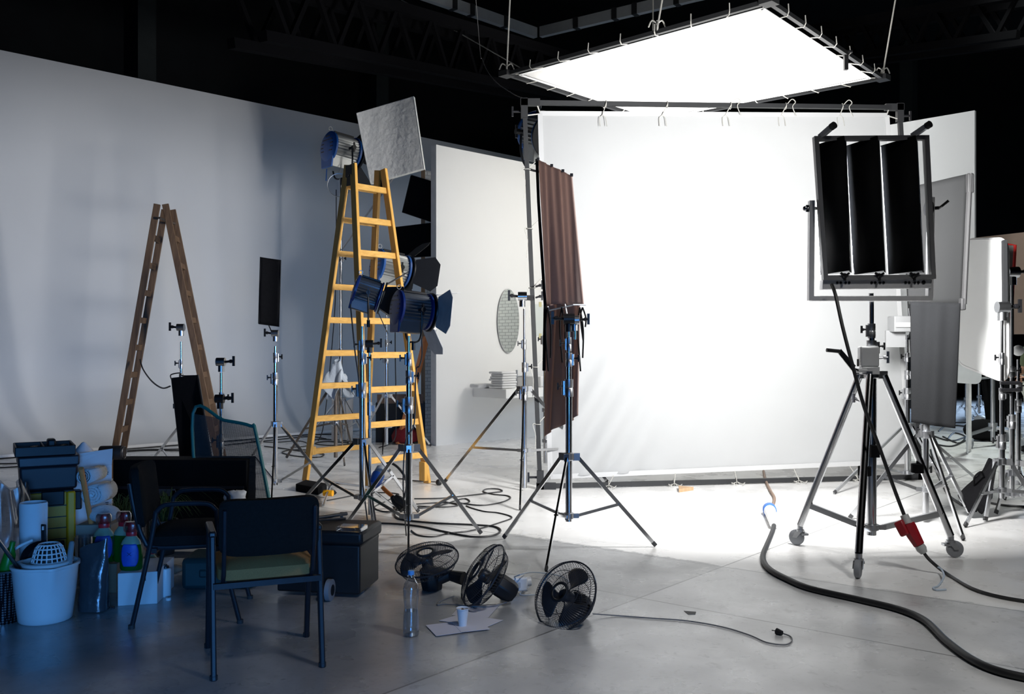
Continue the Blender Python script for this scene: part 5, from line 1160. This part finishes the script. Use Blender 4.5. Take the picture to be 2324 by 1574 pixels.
m.build('tray_body',blackp,t,bevel=.004)
m=MB(TM(.767)); m.box((.02,-.02,.07),.05,.11,.05); m.build('tray_handle',blackp,t,bevel=.012)
for i,l in enumerate(('screwdriver lying crosswise in the black tool tray','dark pliers lying in the left half of the tool tray','dark tool lying at the right end of the tool tray')):
    a=TP((-.14,-.10,.08)[i],(-.08,.03,.06)[i],.80); b=TP((-.06,-.05,.12)[i],(.02,.10,.10)[i],.806); tag(MB().tube([a,a.lerp(b,.5),b],[.013,.012,.006],8).build('hand_tool',(steel,blackm,blackm)[i]),l,'tool','tools in the black tray')
# paper roll
b=V((P(76,0,5.25).x,5.25,0)); t=thing('paper_roll','upright roll of white paper standing in front of the tool chest','paper roll',b)
MB().lathe(b,(0,0,1),[(.066,0),(.068,.02),(.074,.56),(.070,.57),(.066,.55)],30).build('outer_sheet',paper,t); MB().prism([b+V((.06,-.03,.02)),b+V((.075,.0,.02)),b+V((.08,.0,.57)),b+V((.065,-.03,.57))],(-.02,.0,0)).build('loose_edge',paper,t)
m=MB(); 
t=thing('plastic_wrap','crumpled dark see-through plastic bag standing left of the chest','plastic bag',P(20,1320,5.45))
def bagf(s,v):
    a=s*6.2832; b_=V((P(10,0,5.45).x,5.45,0)); r_=.17*(1-.55*v**1.6)*(1+.13*math.sin(a*5+v*7)+.09*math.sin(a*9-v*4)); return b_+V((r_*math.cos(a)*1.1,r_*math.sin(a),.02+.62*v+.03*math.sin(a*3)))
MB().sheet(bagf,60,24).build('film',bagc,t,sharp=180)
t=thing('plastic_wrap','twisted dark plastic bag top standing before the black bin','plastic bag',P(56,1140,5.6))
MB().sheet(lambda s,v: P(57,1150,5.55)+V((.055*math.cos(s*6.283)*(1-.75*v)*(1+.2*math.sin(s*25)),.04*math.sin(s*6.283)*(1-.75*v)*(1+.2*math.cos(s*31)),-.12+.27*v)),40,12).build('film',bagc,t,sharp=180)
# cardboard box, cone, towels
Yc=6.15; xa,xb=P(170,0,Yc).x,P(254,0,Yc).x; t=thing('carton','white cardboard carton with torn open flap behind the tool chest','box',((xa+xb)/2,Yc+.15,0))
CM=Matrix.Translation(V((xb,Yc,0)))@Matrix.Rotation(math.radians(25),4,'Z'); wc=.25
MB(CM).box((-wc/2,.13,.335),wc,.26,.67).build('carton_body',whitecard,t,bevel=.004)
fl_=[V((0,-.005,.67)),V((.004,-.03,.778)),V((-wc+.05,-.03,.755))]
n_=10
for i in range(n_): s=i/n_; fl_.append(V((-wc+.05-.03*s+.012*math.sin(i*2.1),-.03+.025*s,.755-.085*s+.01*math.sin(i*3.3))))
MB(CM).prism(fl_,(0,.006,0)).build('torn_flap',whitecard,t)
for z_ in (.42,.53,.62): m=MB(CM); m.box((-.03,-.002,z_),.02,.003,.004); m.box((-.03,-.002,z_-.012),.016,.003,.004); m.build('printed_mark',blackp,t)
t=thing('paper_cone','white paper sheet rolled to a cone on top of the carton','paper',P(195,1010,Yc+.12)); c_=CM@V((-.17,.13,.676))
MB().lathe(c_,(0,0,1),[(.13,0),(.012,.135),(0,.14)],32).build('cone_sheet',paper,t)
t=thing('brown_pouch','dark brown rolled cloth pouch lying on the carton','pouch',(xb-.06,Yc+.2,.68)); MB().tube([V((xb-.17,Yc+.22,.72)),V((xb-.02,Yc+.22,.725)),V((xb-.005,Yc+.22,.725))],[.05,.048,.03],14).build('pouch_body',mat('brown_leather',(.04,.025,.018),.6),t)
MB().ring(V((xb-.005,Yc+.21,.725)),(1,0,0),.04,.003,16,4).build('wire_ring',steel,t)
Yw=5.85; sx=P(228,0,Yw).x
t=thing('low_carton','low pale carton under the rolled white towels','box',(sx,Yw+.02,0)); MB().box((sx-.01,Yw+.05,.17),.22,.26,.34).build('carton_body',mat('kraft_card',(.36,.30,.24),.8,0,var=.1),t,bevel=.004)
def roll(cx,cz,r,lab,ln=.22,flatn=1.0):
    m=MB()
    for y_ in (0,):
        pts=[]
        N_=70
        for i in range(N_): a=i/N_*6.283*3.2; rr_=r*(.18+.82*i/N_); pts.append((rr_*math.cos(a),rr_*math.sin(a)*flatn))
        vs=[V((cx+x_,Yw-.08,cz+z_)) for x_,z_ in pts]+[V((cx+x_,Yw-.08+ln,cz+z_)) for x_,z_ in pts]
        m.add(vs,[(i,i+1,N_+i+1,N_+i) for i in range(N_-1)])
    return tag(m.build('rolled_towel',towelm,solid=.016,sharp=180),lab,'towel','rolled white towels')
roll(P(203,0,Yw).x,.642,.047,'rolled white towel on top of the towel pile by the carton'); roll(P(220,0,Yw).x,.528,.068,'rolled white towel in the middle of the towel pile',.22,.95)
m=MB(); m.ball(V((P(236,0,Yw).x,Yw,.398)),.10,18,(1,.9,.55)); tag(m.build('folded_towel',towelm),'bulging folded white towel at the bottom of the towel pile','towel','rolled white towels')
tag(MB().cyl(P(184,1062,5.62),F(226,1290,.01)*1.0,.016,n=12).build('broom_handle',stickw),'orange wooden broom handle leaning on the tool chest','broom handle')
# foil bag
bq=V((P(213,0,5.1).x,5.1,0)); t=thing('foil_bag','tall grey shiny foil bag standing right of the white bucket','bag',bq)
MB().sheet(lambda s,v: bq+V(((.080-.004*v)*math.copysign(abs(math.cos(s*6.283))**.6,math.cos(s*6.283))*(1+.012*math.sin(v*17+s*9)+.03*math.sin(v*6+s*4)),(.055*(1-v**2*.85))*math.sin(s*6.283)+.003*math.sin(v*13+s*6),.005+.365*v+.03*v*v*math.cos(s*6.283))),40,40).build('foil',bagm,t,sharp=180)
# white box with bottles
Yx=5.18; xl,xr=P(267,0,Yx).x,P(345,0,Yx).x
t=thing('white_box','white wooden box on the floor carrying green bottles','box',((xl+xr)/2,Yx+.2,0))
MB().prism([V((xl,Yx,0)),V((xr+.01,Yx+.05,0)),V((xr-.03,Yx+.42,0)),V((xl-.06,Yx+.36,0))],(0,0,.182)).build('box_body',whitecard,t,bevel=.003)
m=MB(); p=P(330,1313,Yx+.035); m.box(p,.004,.004,.02); m.box(p+V((-.004,0,.006)),.008,.004,.003); m.build('pencil_mark',blackp,t)
palec=mat('pale_bottle_plastic',(.30,.42,.30),.3,0,trans=.2)
def detergent(label,b,s=1.0,full=True,rz=0,lab=True):
    b=V(b); t=thing('detergent_bottle',label,'bottle',b,'green detergent bottles')
    Ms=Matrix.Translation(b)@Matrix.Rotation(rz,4,'Z')@Matrix.Diagonal((s,s*.62,s,1))
    prf=[(.056,.0),(.062,.01),(.063,.08),(.060,.13),(.048,.165),(.028,.19),(.022,.2)]
    MB(Ms).lathe((0,0,0),(0,0,1),[(0,.002)]+prf,32).build('bottle_body',greenl,t)
    MB(Ms).lathe((0,0,.19),(0,0,1),[(.028,0),(.030,.012),(.03,.03),(.024,.036)],24).build('red_collar',redp,t); MB(Ms).lathe((0,0,.22),(0,0,1),[(.02,0),(.02,.03),(.012,.045),(0,.046)],18).build('spout',redp,t)
    MB(Ms).lathe((0,0,.215),(0,0,1),[(.036,0),(.042,.008),(.044,.03),(.042,.045),(.034,.057),(0,.06)],24).build('dosing_cap',clearw,t)
    if lab:
        def lf(u,v):
            z_=.025+.125*v; w_=.048*(1-.3*abs(2*v-1)**3); x_=(2*u-1)*w_; k=0
            while prf[k+1][1]<z_: k+=1
            f=(z_-prf[k][1])/(prf[k+1][1]-prf[k][1]); r_=prf[k][0]*(1-f)+prf[k+1][0]*f+.0015
            return V((x_,-math.sqrt(max(1e-6,r_*r_-x_*x_)),z_))
        lb_=MB(Ms).sheet(lf,14,14).build('label',blueL,t,solid=.001,sharp=180)
        m=MB(Ms); m.bar((-.012,-.066,.085),(.012,-.066,.105),.002,.002,(0,1,0)); m.bar((.012,-.066,.085),(-.012,-.066,.105),.002,.002,(0,1,0)); m.build('printed_mark',blackp,lb_)
    MB(Ms).lathe((0,0,0),(0,0,1),[(.0565,.145),(.0488,.1655),(.0288,.1905),(.0225,.2)],32).build('clear_shoulder',palec,t)
    return t
detergent('green detergent bottle with blue label standing on the white box',V((P(298,0,5.27).x,5.27,.184)),1.0,rz=.1)
lb=V((P(236,0,5.52).x,5.52,0)); t=thing('low_carton','small brown carton behind the foil bag under a green bottle','box',lb); MB().box(lb+V((.0,.02,.085)),.2,.16,.17).build('carton_body',mat('brown_card',(.2,.15,.1),.8),t,bevel=.003)
detergent('green detergent bottle standing behind the foil bag',lb+V((0,0,.172)),1.05,rz=.25)
detergent('green detergent bottle hidden behind the front bottle on the box',V((P(281,0,5.48).x,5.48,.184)),1.08,rz=-.1,lab=False)
detergent('short green bottle with red cap standing behind the chair leg',V((P(341,0,5.75).x,5.75,0)),.86,lab=False)
m=MB(); b=F(353,1352); t=thing('small_bottle','small green bottle with red and white label by the chair leg','bottle',b)
MB().lathe(b,(0,0,1),[(0,0),(.024,0),(.026,.01),(.026,.10),(.016,.12),(.012,.13)],20).build('bottle_body',greenl,t); MB().lathe(b+V((0,0,.05)),(0,0,1),[(.0265,0),(.0265,.04)],20).build('label',whitep,t); MB().lathe(b+V((0,0,.128)),(0,0,1),[(.014,0),(.014,.03),(0,.031)],16).build('cap',redp,t)
b=F(376,1352); t=thing('spray_can','white spray can with dark top standing beside the chair leg','spray can',b)
MB().lathe(b,(0,0,1),[(0,0),(.029,0),(.031,.004),(.031,.15),(.028,.16),(.02,.165)],28).build('can_body',whitep,t); MB().lathe(b+V((0,0,.164)),(0,0,1),[(.021,0),(.018,.012),(.008,.014),(.008,.022),(0,.022)],18).build('can_top',blackm,t)
tag(MB().lathe(F(382,1361),(0,0,1),[(.015,0),(.015,.014),(0,.015)],18).build('bottle_cap',whitep),'loose white bottle cap lying before the spray can','cap')
tag(MB().lathe(F(255,1381),(.3,0,1),[(.0,0),(.012,.0),(.014,.01),(0,.012)],9).build('crumpled_foil',bagm),'tiny crumpled foil scrap on the floor by the white box','scrap')
# glass vases
for i,(x,r_,h_) in enumerate(((339,.052,.35),(314,.04,.27))):
    b=V((P(x,0,6.25+.1*i).x,6.25+.1*i,0)); t=thing('glass_vase',('tall clear glass cylinder vase behind the side armchair','smaller clear glass vase behind the green bottles')[i],'vase',b,'glass vases')
    MB().lathe(b,(0,0,1),[(0,.004),(r_,.0),(r_,h_),(r_-.004,h_),(r_-.004,.012),(0,.012)],32).build('glass',clear,t); MB().ring(b+V((0,0,h_)),(0,0,1),r_-.002,.0025,28,5).build('rim',clear,t)
b=V((P(226,0,5.75).x+.02,5.66,0)); tag(MB().lathe(b+V((-.06,-.03,0)),(0,0,1),[(0,.0),(.05,0),(.056,.30),(.052,.30),(.046,.01),(0,.01)],28).build('drinking_glass',clear),'large clear glass beaker between tool chest and green bottle','glass')
# grass pots
for i,(x,Yg,nn) in enumerate(((272,6.35,75),(372,6.5,70))):
    b=V((P(x,0,Yg).x,Yg,0)); t=thing('grass_plant',('long leaved potted grass right of the white carton','long leaved potted grass behind the side armchair')[i],'plant',b,'grass plants')
    MB().lathe(b,(0,0,1),[(.0,0),(.07,0),(.09,.22),(.096,.22),(.096,.24),(.08,.24),(.08,.2),(0,.2)],24).build('pot',potm,t); m=MB(); g=random.Random(i+3)
    for k in range(nn):
        a=g.uniform(0,6.283); l=g.uniform(.18,.36); d=V((math.cos(a),math.sin(a),0)); e=g.uniform(.25,1.0); p0=b+V((g.uniform(-.05,.05),g.uniform(-.05,.05),.2)); p1=p0+d*l*e*.5+V((0,0,l*.7)); p2=p0+d*l*e*1.15+V((0,0,l*(.75-.5*e)))
        s_=V((-d.y,d.x,0))*.004; pp=smoothpath([p0,p1,p2],5); n2=len(pp); vs=[q_+s_*(1-j/n2) for j,q_ in enumerate(pp)]+[q_-s_*(1-j/n2) for j,q_ in enumerate(pp)]
        m.add(vs,[(j,j+1,n2+j+1,n2+j) for j in range(n2-1)])
    m.build('leaves',grassm,t)
# long black case
Yk_=6.75; xa=P(256,0,Yk_).x; xb=P(560,0,Yk_).x; zt=ZY(1043,Yk_)
t=thing('flight_case','long black case standing behind the side armchair','case',((xa+xb)/2,Yk_+.12,0))
MB().box(((xa+xb)/2,Yk_+.12,zt/2),xb-xa,.24,zt).build('case_body',mat('black_case',(.004,.004,.0045),.8,0,var=.3,spec=.1),t,bevel=.006)
m=MB(); m.box(((xa+xb)/2,Yk_-.006,zt*.68),xb-xa-.04,.012,.02); m.build('edge_strip',blackm,t)
q=P(366,1128,Yk_-.05); t=thing('metal_plate','grey metal plate with a wide slot leaning on the black case','plate',q)
m=MB(); 
for cx_,cz_,sx_,sz_ in ((0,.035,.20,.05),(0,-.055,.20,.03),(-.09,-.01,.03,.12),(.09,-.01,.03,.12)): m.box(q+V((cx_,0,cz_)),sx_,.006,sz_)
m.build('plate_body',mat('dull_plate',(.10,.10,.11),.5,.4),t)
# crumpled plastic on the case
kb=P(540,1128,6.45); t=thing('black_crate','small black crate behind the nearest armchair under crumpled plastic','box',(kb.x,kb.y,0)); MB().box((kb.x,kb.y,.165),.26,.18,.33).build('crate_body',blackp,t,bevel=.008)
m=MB(); m.ball(P(535,1128,6.45),.085,20,(1,.7,.6)); o=m.build('crumpled_plastic',whitep)
tag(o,'crumpled pale plastic sheet behind the nearest armchair','plastic')
tx=bpy.data.textures.new('crumple','CLOUDS'); tx.noise_scale=.06; md=o.modifiers.new('d','DISPLACE'); md.texture=tx; md.strength=.07
# mesh panel with teal edge
mq=[P(438,938,6.95),P(578,968,6.85),P(612,1142,6.7),P(452,1150,6.8)]
mq[2]=mq[1]+(mq[2]-mq[1])*1.5; mq[3]=mq[0]+(mq[3]-mq[0])*1.42
t=thing('mesh_panel','dark see-through mesh panel edged in teal tape, leaning','mesh panel',(mq[2]+mq[3])/2)
MB().sheet(lambda s,v: mq[0].lerp(mq[1],s).lerp(mq[3].lerp(mq[2],s),v)+V((0,.05*math.sin(s*3.14),0)),16,16).build('mesh_cloth',meshmat('black_net',(.02,.02,.022),220,.52),t,sharp=180)
MB().tube(smoothpath([mq[3],mq[0],mq[0].lerp(mq[1],.5),mq[0].lerp(mq[1],.93),mq[1].lerp(mq[2],.08),mq[2]],6),.013,8).build('edge_tape',tealt,t)
# wheeled tool box right of the armchair
Yq=5.36; xl,xr=P(622,0,Yq).x,P(818,0,Yq).x
t=thing('wheeled_toolbox','black wheeled toolbox behind the nearest armchair','tool box',((xl+xr)/2,Yq+.2,0))
zz=.385
m=MB(); m.prism([V((xl,Yq+.06,.02)),V((xr,Yq-.02,.02)),V((xr+.06,Yq+.33,.02)),V((xl+.06,Yq+.41,.02))],(0,0,zz-.1)); m.build('body',blackp,t,bevel=.012)
m=MB(); m.prism([V((xl-.01,Yq+.05,zz-.08)),V((xr+.015,Yq-.035,zz-.08)),V((xr+.08,Yq+.34,zz-.08)),V((xl+.05,Yq+.42,zz-.08))],(0,0,.08)); m.build('lid',blackp,t,bevel=.02)
c_=V((xr-.055,Yq+.03,zz+.012)); o=MB().obb(c_,V((.075,-.015,0)),V((.012,.055,0)),V((0,0,.013))).build('organiser_lid',clear,t,bevel=.004,label='clear plastic organiser lid'); MB().obb(c_-V((.01,.062,-.002)),V((.04,-.008,0)),V((.0,.01,0)),V((0,0,.012))).build('organiser_latch',clear,o,bevel=.004)
for px_,yy in ((749,Yq-.03),(818,Yq+.12)):
    w=V((P(px_,0,yy).x+.0,yy-.03 if px_<800 else yy,.06)); o=MB().lathe(w-V((.012,0,0)),(1,-.15,0),[(.045,0),(.062,.004),(.062,.03),(.045,.034)],28).build('wheel',greyrub,t); MB().lathe(w-V((.014,0,0)),(1,-.15,0),[(.03,0),(.034,.005),(.034,.034),(.03,.038)],20).build('wheel_hub',blackp,o)
t=thing('steel_bar','steel bar with a small knob lying across the wheeled toolbox','bar',P(762,1180,Yq+.3)); a,b=P(700,1195,Yq+.25),P(787,1165,Yq+.42); a.z=max(a.z,zz+.02); MB().cyl(a,b,.012,n=12).build('bar_tube',steel,t); MB().cyl(a+V((.03,-.04,0)),b+V((.0,-.05,-.02)),.008,n=10).build('bar_tube',steel,t); MB().cyl(b-V((.03,0,-.01)),b-V((.03,.0,.05)),.012).build('bar_knob',steel,t)
# teal power tool case
Yg=5.55; xl,xr=P(412,0,Yg).x,P(575,0,Yg).x; t=thing('power_tool_case','dark teal moulded tool case lying on the floor between the chairs','tool case',((xl+xr)/2,Yg+.12,0))
MB().box(((xl+xr)/2,Yg+.12,.095),xr-xl,.3,.19,.06).build('case_body',tealp,t,bevel=.03); MB().box(((xl+xr)/2,Yg-.02,.10),.2,.04,.05,.06).build('handle',tealp,t,bevel=.012)
m=MB(); m.ball(F(395,1290,.03),.06,14,(1.2,.6,.45)); o=m.build('work_glove',mat('tan_glove',(.2,.18,.14),.9)); tag(o,'tan crumpled work glove on the floor beside the teal case','glove'); md=o.modifiers.new('d','DISPLACE'); md.texture=tx; md.strength=.03
